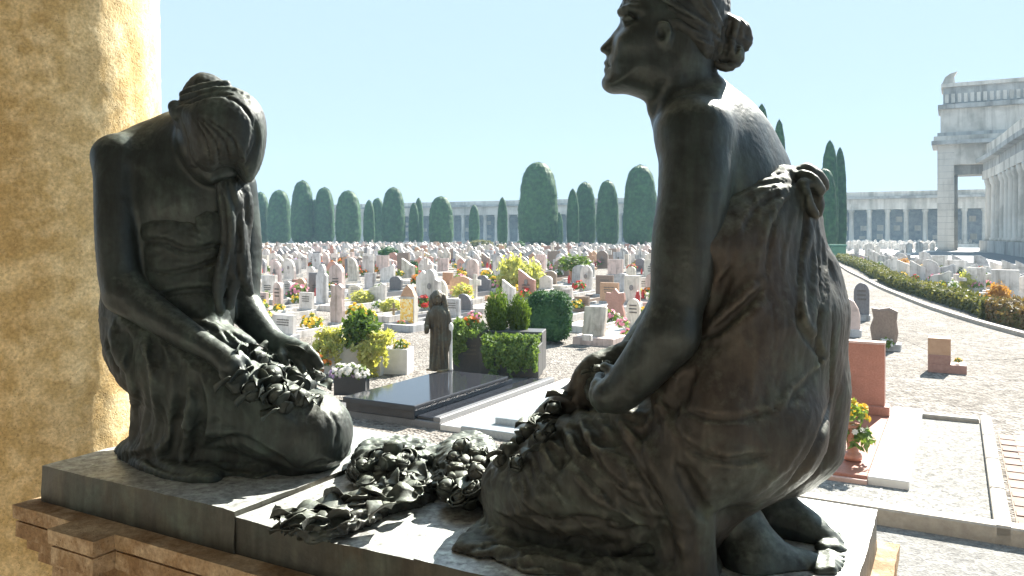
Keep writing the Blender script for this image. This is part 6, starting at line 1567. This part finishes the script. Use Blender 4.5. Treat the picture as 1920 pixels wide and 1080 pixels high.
# small stones on the gravel
RS = empty('grave', G(1776, 698), YAW); tag(RS, 'low stepped red-brown stone block standing alone on the gravel', 'grave')
q = RS.location.y / FPX
MB().box(-32 * q, 32 * q, -.10, .18, 0, 16 * q, .006).build('step', SM['reddish'], RS); MB().box(-32 * q, 6 * q, -.10, .18, 16.1 * q, 33 * q, .006).build('step', SM['reddish'], RS)
MB().box(-32 * q, 6 * q, -.09, .17, 33.1 * q, 64 * q, .006).build('headstone', SM['orange brown'], RS)
link('flowers', bouquet_me('yellow', 1), RS, (18 * q, .05, 16 * q), None, .12)
RG = empty('grave', G(1658, 655), YAW); tag(RG, 'rough grey stele with chipped edges and small flowers at its foot on the gravel', 'grave')
q = RG.location.y / FPX
link('headstone', MB().prism(SH['rough-hewn'], -.5, .5, bev=.08).mesh('headstone', SM['brown']), RG, (0, 0, .12), None, (48 * q, .16, 66 * q))
link('plinth', blk('light grey'), RG, None, None, (58 * q, .34, .12)); link('flowers', bouquet_me('white', 2, 20), RG, (.05, -.28, 0), None, .30)
link('flowers', bouquet_me('pink', 2, 14), RG, (-.2, -.22, 0), None, .2)
# hedges behind the white kerb
def hedge(pts, wd, h, label, seed, mat=M_hedge, nper=420):
    P = [Vector((*p, 0)) for p in spline([tuple(G(x, y)[:2]) for x, y in pts], .6)]
    t = empty('hedge', P[len(P) // 2]); tag(t, label, 'hedge')
    core = strip('branches', [p - t.location for p in P], wd * .82, h * .9, M_hcore, t)
    r = random.Random(seed); L_ = sum((b - a).length for a, b in zip(P[:-1], P[1:])); V = []; F = []
    def smp(rr):
        k = rr.uniform(0, len(P) - 1.001); i = int(k); p = P[i].lerp(P[i + 1], k - i); tt = (P[i + 1] - P[i]).normalized(); a = Vector((tt.y, -tt.x, 0))
        bump_ = .12 * math.sin(k * .9) + .08 * math.sin(k * 2.3 + 1)
        if rr.random() < .5: off = rr.uniform(-.5, .5) * wd; z = h * (1 + bump_ * .7 + rr.gauss(0, .05)); o = Vector((0, 0, 1))
        else: s_ = rr.choice((-1, 1)); off = s_ * wd * (.5 + rr.gauss(0, .05)); z = rr.uniform(.05, 1) * h; o = a * s_
        return p + a * off + Vector((0, 0, z)) - t.location, o
    v, f = leafy(int(L_ * nper), smp, .09, seed); m = MB(); m.add(v, f); m.build('foliage', mat, t); return t
hedge([(1578, 488), (1596, 496), (1622, 506), (1652, 523)], .7, .45, 'far low clipped hedge running beyond the upright woman\'s sash', 50, nper=200)
hedge([(1658, 526), (1690, 540), (1730, 553), (1780, 569), (1822, 581), (1860, 594), (1868, 600)], .55, .38, 'long low olive and yellow hedge following the curved white kerb', 51)
hedge([(1882, 601), (1900, 607), (1960, 622), (2040, 645)], .65, .46, 'short hedge of reddish twigs continuing past the gap in the long hedge', 52, foliage('rusty_hedge', (.12, .08, .045), (.20, .13, .07), (.26, .20, .09), 4, .2))
# white graves and shrubs beyond the hedge
i = 0
for by, x0, x1, st in ((492, 1600, 1700, 13), (502, 1640, 1740, 15), (515, 1668, 1860, 19), (530, 1696, 1930, 23), (548, 1760, 1935, 31), (569, 1880, 1960, 46)):
    x = x0 + rg.uniform(0, 6); k2 = 0
    rw = (492, 502, 515, 530, 548, 569).index(by)
    while x < x1:
        k2 += 1; i += 1
        shp = rg.choice(['slant-topped', 'wave-topped', 'round-topped', 'square-topped', 'leaning-curve', 'cross-shaped']); col = rg.choice(['white', 'white', 'white', 'light grey'])
        grave(G(x, by + rg.uniform(-2, 2)), rg.uniform(.55, .8), rg.uniform(.6, 1.0), shp, col, f'{col} {shp} gravestone, {NTH[k2 - 1]} along in {NTH[rw]} row beyond the curved hedge', rg.choice([None, None, 'red', 'pink', 'white', 'orange', 'yellow']), border=by > 510, group='white graves beyond the curved hedge', fsize=.4)
        x += st * rg.uniform(.85, 1.25)
M_rust = foliage('rust_foliage', (.30, .14, .05), (.48, .24, .08), (.62, .40, .16), 9, .3)
shrub(1680, 1706, 484, 514, M_rust, 'small rust-coloured shrub above the nearer end of the far hedge', seed=21, ragged=.3, n=600)
shrub(1788, 1812, 494, 528, M_thuja, 'bright green pointed shrub among white graves beyond the long hedge', seed=22, ragged=.2, n=700)
shrub(1800, 1832, 505, 548, M_yel, 'yellow and rust shrub right beside the bright green pointed one', seed=23, ragged=.3, n=700)
shrub(1852, 1892, 530, 588, M_rust, 'large orange-rust shrub at the end of the long hedge', seed=24, ragged=.3, n=1100)
shrub(1722, 1744, 500, 522, M_con, 'small green shrub between white graves near the middle of the hedge', seed=25, ragged=.3, n=500)
# far bright court: small pale graves before the colonnade
n2 = 0; m = MB(); mfar = {}
for by in (462.5, 464.5, 467, 470, 474, 479):
    x = 1592 + rg.uniform(0, 5)
    while x < (1752 if by > 464 else 1850):
        p = G(x, by); w = rg.uniform(.4, .8); h = rg.uniform(.7, 1.3)
        if by < 470 or rg.random() < .4: m.prism([(p.x - w / 2, 0), (p.x + w / 2, 0), (p.x + w / 2, h * .8), (p.x, h), (p.x - w / 2, h * .85)], p.y - .08, p.y + .08)
        x += rg.uniform(5, 10) * (1 if by < 470 else 2)
tag(m.build('distant_gravestones', SM['white']), 'bright mass of tiny white gravestones before the colonnade beside the gate building', 'gravestones', kind='stuff')
bn = empty('waste_bin', G(1570, 486)); tag(bn, 'green box bin standing at the near end of the far hedge', 'bin')
q = bn.location.y / FPX; MB().box(-13 * q, 13 * q, -.4, .4, .05, 24 * q, .04).build('body', foliage('green_paint', (.10, .22, .16), (.11, .24, .17), (.12, .25, .18)), bn); MB().box(-14 * q, 14 * q, -.45, .45, 24.1 * q, 28 * q, .04).build('lid', foliage('green_lid', (.12, .26, .2), (.12, .26, .2), (.14, .28, .2)), bn)
# ============================================================ the polished black tomb and its things
BKT = empty('grave', G(824, 805), YAW); tag(BKT, 'polished black granite family tomb with raised ledger, between the two bronze women', 'grave')
Z1, Z2, Z3 = .07, .11, .22
bu1, bv0 = uvr(824, 793, Z1); bu0 = uvr(627, 757, Z1)[0]; bv1 = uvr(1027, 713, Z1)[1]
block_uv(BKT, 'base', bu0, bu1, bv0, bv1, 0, Z1, M_grey)
lu1, lv0 = uvr(777, 761, Z3); lu0 = uvr(641, 744, Z3)[0]; lv1 = uvr(920, 713, Z3)[1]
block_uv(BKT, 'ledger_bed', lu0 + .03, lu1 - .02, lv0 + .02, lv1 + .5, Z1, Z3 - .06, M_black)
block_uv(BKT, 'ledger', lu0, lu1, lv0, lv1 + .35, Z3 - .06, Z3, M_black, .008)
block_uv(BKT, 'side_ledger', lu1 - .015, bu1 - .09, bv0 + .03, bv1 - .1, Z1, Z1 + .035, M_black)
block_uv(BKT, 'edge_strip', bu1 - .085, bu1, bv0 + .01, bv1, Z1, Z1 + .05, M_grey)
WT = empty('grave', Vector((*uvw(bu1 + .3, bv0), 0)), YAW); tag(WT, 'low tomb of white marble strip and blue-grey polished slab beside the black tomb', 'grave')
wu = uvr(866, 800, .06)[0]
block_uv(WT, 'marble_strip', bu1 + .006, wu, bv0 - .0, bv1 + .3, 0, .055, M_white)
M_blue = stone('blue_grey_granite', (0.30, 0.34, 0.37), (0.42, 0.46, 0.48), 40, .12, 0)
block_uv(WT, 'polished_slab', wu + .004, wu + .95, bv0 - .02, bv1 + .1, 0, .075, M_blue)
su, sv_ = uvr(928, 790, .10)
block_uv(WT, 'raised_ledger', su, su + .8, sv_, sv_ + 1.9, .0753, .14, M_blue)
# robed bronze figure
def robed():
    d = FPX * (CAMZ - Z3) / (694 - HY); F = Field((( 795 - CX) / FPX * d, d - .35, Z3 - .02), ((852 - CX) / FPX * d, d + .35, Z3 + 1.12), .011)
    F.limb([(823, 690, d, 17), (823, 640, d, 16), (822, 600, d, 15), (822, 585, d, 15)], .02)
    F.egg(822, 592, d, 18, 14, .12, .03); F.egg(820, 560, d - .01, 9.5, 12.5, .075, .01); F.egg(820, 556, d + .02, 11, 13, .08, .01)
    F.limb([(811, 555, d + .02, 5), (809, 570, d + .01, 5.5), (811, 582, d, 4)], .01); F.limb([(831, 555, d + .02, 5), (834, 572, d + .01, 6), (836, 586, d, 5)], .01)
    F.limb([(838, 586, d, 6), (842, 610, d, 6), (842, 635, d - .02, 5.5), (838, 650, d - .03, 5)], .02); F.limb([(806, 588, d, 6), (801, 608, d - .03, 5.5), (800, 622, d - .10, 4.5), (801, 612, d - .15, 3.4)], .015)
    F.egg(839, 655, d - .03, 3.5, 5, .03, .01)
    F.limb([(823, 600, d - .02, 15), (823, 690, d, 18)], .02, flat=.8)
    for x, x2 in ((812, 808), (819, 816), (826, 828), (832, 838)): F.fold([(x, 604), (x, 640), (x2, 688)], 2.4, 'groove')
    for x, x2 in ((815, 812), (829, 833)): F.fold([(x, 600), (x, 640), (x2, 688)], 2, 'ridge', .3)
    F.fold([(816, 556), (820, 558), (824, 556)], 1.2, 'groove'); F.limb([(820, 559, d - .075, 1.6), (820, 565, d - .078, 1.9)], .008)
    F.a = np.maximum(F.a, (Z3 + .003 - F.ax[2])[None, None, :].astype(np.float32))
    t = empty('bronze_figure', U(823, 694, d)); tag(t, 'small bronze statue of a long-haired robed man standing on the polished black tomb', 'statue')
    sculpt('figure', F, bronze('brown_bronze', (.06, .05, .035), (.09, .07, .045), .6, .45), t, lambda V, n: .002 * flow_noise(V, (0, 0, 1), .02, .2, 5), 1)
    MB().box(-.13, .13, -.11, .11, 0, .025, .005).build('base', M_brz, t, None, (0, 0, YAW))
    q = d / FPX
    c = empty('candle_lamp', U(845, 700, d - .02)); tag(c, 'slim white grave candle post beside the robed bronze figure', 'lamp'); c.location.z = Z3
    MB().lathe([(.030, 0), (.032, .02), (.022, .04), (.022, .52), (.034, .54), (.034, .60), (.01, .63)], 12).build('post', M_white, c, smooth=True)
robed()
# planters of the tomb
def trough(label, px0, px1, py, z0, h, dpt, mat, name='planter'):
    a = G(px0, py, z0); b = G(px1, py, z0); c = (a + b) / 2; t = empty(name, Vector((c.x, c.y, z0)), YAW * .35); tag(t, label, 'planter')
    w = (b - a).length; m = MB(); w2, t_ = w / 2, .035
    MB().box(-w2, w2, 0, t_, 0, h, .006).build('front_panel', mat, t); MB().box(-w2, w2, dpt - t_, dpt, 0, h, .006).build('back_panel', mat, t)
    MB().box(-w2, -w2 + t_, t_ + .001, dpt - t_ - .001, 0, h, .006).build('side_panel', mat, t); MB().box(w2 - t_, w2, t_ + .001, dpt - t_ - .001, 0, h, .006).build('side_panel', mat, t)
    MB().box(-w2 + t_, w2 - t_, t_, dpt - t_, h - .08, h - .05).build('soil', M_bark, t)
    return t, w
def trailing(parent, name, mat, w, h, drop, n, seed, x0=None, x1=None, y0=-.08, leaf=.05, top=.18, depth=.4):
    """plants that fill a trough and hang over its front"""
    r = random.Random(seed); x0 = -w / 2 if x0 is None else x0; x1 = w / 2 if x1 is None else x1; V = []; F = []
    strands = []
    for k in range(int((x1 - x0) * 34)):
        x = r.uniform(x0, x1); L_ = drop * r.uniform(.45, 1.1); sx = r.gauss(0, .06); oy = y0 * r.uniform(.5, 1.6)
        strands.append([(x + sx * t * 1.5, (.10 - .14 * min(1, t * 3)) + oy * min(1, t * 4), h + top * .4 * (1 - t) ** 2 * (1 if t < .3 else 1) - L_ * max(0, t - .12) * 1.1 + (.06 if t < .15 else 0)) for t in [i / 8 for i in range(9)]])
    def smp(rr):
        if rr.random() < .62:
            s = rr.choice(strands); k = rr.uniform(0, 7.99); i = int(k); p = Vector(s[i]).lerp(Vector(s[i + 1]), k - i) + Vector((rr.gauss(0, .014), rr.gauss(0, .014), rr.gauss(0, .014))); return p, Vector((0, -1, .4))
        p = Vector((rr.uniform(x0, x1), rr.uniform(0, depth), h + top * rr.random() ** 1.4)); return p, Vector((rr.gauss(0, .4), -.3, 1))
    v, f = leafy(n, smp, leaf, seed); m = MB(); m.add(v, f)
    for s in strands[::3]: m.tube(s, .004, 3)
    return m.build(name, mat, parent)
M_grey2 = stone('dark_granite', (0.06, 0.06, 0.062), (0.10, 0.10, 0.10), 70, 0.4, 0.0)
P1, w1 = trough('grey granite trough planter with ivy pouring over its front beside two dwarf conifers', 898, 1010, 706, .07, .42, .42, M_grey2)
MB().box(-w1 / 2 + .02, w1 / 2 - .01, .44, .86, 0, .56, .008).build('rear_block', M_grey2, P1)
trailing(P1, 'ivy', M_ivy, w1, .42, .40, 4200, 61, x0=-w1 / 2 + .02, x1=w1 / 2 - .03, leaf=.045, top=.12)
def conifer(px0, px1, yt, yb, d, label, seed):
    q = d / FPX; p = U((px0 + px1) / 2, yb, d); t = empty('dwarf_conifer', p); tag(t, label, 'conifer'); w = (px1 - px0) * q; h = (yb - yt) * q; r = random.Random(seed); V = []; F = []
    for k in range(300):
        a = r.uniform(0, 6.28); rr_ = (r.random() ** .6) * w * .42; top = h * (1 - (rr_ / w) ** 2 * 2.0) * r.uniform(.8, 1.02); b0 = Vector((math.cos(a) * rr_ * .35, math.sin(a) * rr_ * .35, 0)); b1 = Vector((math.cos(a) * rr_, math.sin(a) * rr_, top))
        for j in range(12):
            s = .25 + .75 * j / 11; c = b0.lerp(b1, s) + Vector((math.cos(a), math.sin(a), 0)) * math.sin(s * 3) * w * .06; dr = Vector((r.gauss(0, .45) + math.cos(a) * .3, r.gauss(0, .45) + math.sin(a) * .3, 1)).normalized(); sd = dr.orthogonal().normalized(); sd = Matrix.Rotation(r.uniform(0, 6), 3, dr) @ sd
            k0 = len(V); l = .05; V += [c - sd * .006, c + dr * l * .5 - sd * .009, c + dr * l, c + dr * l * .5 + sd * .009]; F.append((k0, k0 + 1, k0 + 2, k0 + 3))
    m = MB(); m.add(V, F); m.build('needles', M_con, t)
    mt = MB()
    for k in range(7): a = k * .9; mt.tube([(0, 0, 0), (math.cos(a) * w * .1, math.sin(a) * w * .1, h * .4), (math.cos(a) * w * .25, math.sin(a) * w * .25, h * .75)], [.012, .009, .004], 5)
    mt.build('trunk', M_bark, t)
dC = P1.location.y + .68
conifer(906, 962, 542, 640, dC, 'feathery green dwarf conifer, the one standing over the planter\'s stepped corner', 71)
conifer(948, 998, 552, 640, dC + .05, 'feathery green dwarf conifer, the one nearer the clipped thuja bush', 72)
P2, w2_ = trough('low grey granite trough between robed bronze figure and ivy-covered planter', 848, 905, 700, .07, .58, .40, M_grey2)
trailing(P2, 'ivy', M_ivy, w2_, .58, .42, 1300, 62, x0=-w2_ / 2, x1=-w2_ / 2 + .14, leaf=.05, top=.14)
trailing(P2, 'creeping_plant', M_ivy, w2_, .58, .06, 500, 63, leaf=.05, top=.10)
link('flowers', bouquet_me('orange', 1, 22), P2, (.0, .2, .58), None, .26)
# inscription plate of the trough, blank worn letters too small to read
tag(link('inscription', letters_me(2), P2, (.02, -.001, .05), None, (w2_ * .8, .1, .45)), kind='stuff')
# marble troughs with yellow plants on the other side
P3, w3 = trough('pale marble trough with yellow trailing plants beside the bowed woman\'s flowers', 604, 716, 703, 0, .42, .36, M_white)
trailing(P3, 'trailing_plant', M_yel, w3, .42, .30, 900, 64, x0=-w3 / 2 - .12, x1=-w3 / 2 + .18, leaf=.055, top=.22)
trailing(P3, 'trailing_plant', M_yel, w3, .42, .44, 1300, 65, x0=w3 / 2 - .30, x1=w3 / 2 + .10, leaf=.055, top=.20)
tag(trailing(P3, 'foliage', M_yel, w3, .42, .06, 500, 66, leaf=.05, top=.16), kind='stuff')
pl_ = link('leafy_plant', bush_me('foliage', 30, M_con, 700, .16, 1, .3, core=False), P3, (.06, .18, .36), None, (.50, .50, .52))
P4, w4 = trough('white marble box planter standing free next to the yellow trough', 718, 764, 702, 0, .36, .34, M_white)
link('flowers', bouquet_me('yellow', 2, 10), P4, (.05, .15, .30), None, .24)
P5 = empty('flower_vase', G(655, 742, Z1), YAW * .3); tag(P5, 'black granite box vase of white and lilac chrysanthemums on the black tomb\'s corner', 'vase')
q = P5.location.y / FPX; w = 62 * q
MB().box(-w / 2, w / 2, 0, .16, 0, 38 * q, .006).build('box', M_black, P5); MB().box(-w / 2 + .03, w / 2 - .03, .01, .15, -.0, .0).v
for i, (x, c_, s) in enumerate(((-.14, 'white', .26), (-.02, 'white', .28), (.10, 'white', .26), (-.17, 'lilac', .20), (.05, 'lilac', .20), (.15, 'white', .2))):
    link('flowers', bouquet_me(c_, 3 + i % 3, 26, 40, 9), P5, (x, .07 - .02 * (i % 2), 38 * q - .08), (0, 0, i), s)
RF = empty('flower_pot', G(596, 712)); tag(RF, 'pot of orange-red flowers peeping out behind the bowed woman\'s fingertips', 'flower pot')
link('pot', pot_me, RF, None, None, (.18, .18, .14)); link('flowers', bouquet_me('orange', 4, 26), RF, (0, 0, .10), None, .34)
# a scatter of low flowers and plants on near graves
for i, (px, py, c_, s) in enumerate(((668, 600, 'yellow', .5), (690, 612, 'yellow', .45), (560, 575, 'yellow', .45), (710, 585, 'white', .4), (890, 606, 'pink', .35), (752, 618, 'red', .25), (1150, 612, 'white', .4), (1205, 600, 'yellow', .4), (1175, 640, 'pink', .3), (500, 620, 'yellow', .5), (585, 625, 'yellow', .5))):
    p = G(px, py); t = empty('flower_bunch', p); s_ = ['beside the golden shrine', 'just left of the shrine base', 'near the oval stele', 'in front of the wave-topped monuments', 'above the granite trough', 'at the foot of the shrine', 'near the waisted reddish stone', 'close to the upright woman\'s elbow', 'close to her forearm', 'by the bowed woman\'s wrist', 'before the broad white block'][i]
    tag(t, f'low bunch of {c_} flowers on the gravel {s_}', 'flowers'); link('flowers', bouquet_me(c_, i % 4, 20), t, None, (0, 0, i), s)
# air
hz, nt_, b_ = nodes('haze_air'); nt_.nodes.remove(b_); pv = nt_.nodes.new('ShaderNodeVolumePrincipled'); pv.inputs['Color'].default_value = (.50, .78, 1, 1); pv.inputs['Density'].default_value = HAZE; pv.inputs['Anisotropy'].default_value = 0.0
nt_.links.new(pv.outputs[0], nt_.nodes['Material Output'].inputs['Volume'])
if HAZE > 0:
    o = MB().box(-275, 235, -45, 255, -1, 27).build('haze', hz); tag(o, kind='stuff'); o['label'] = 'thin summer haze in the air over the cemetery'; o['category'] = 'haze'
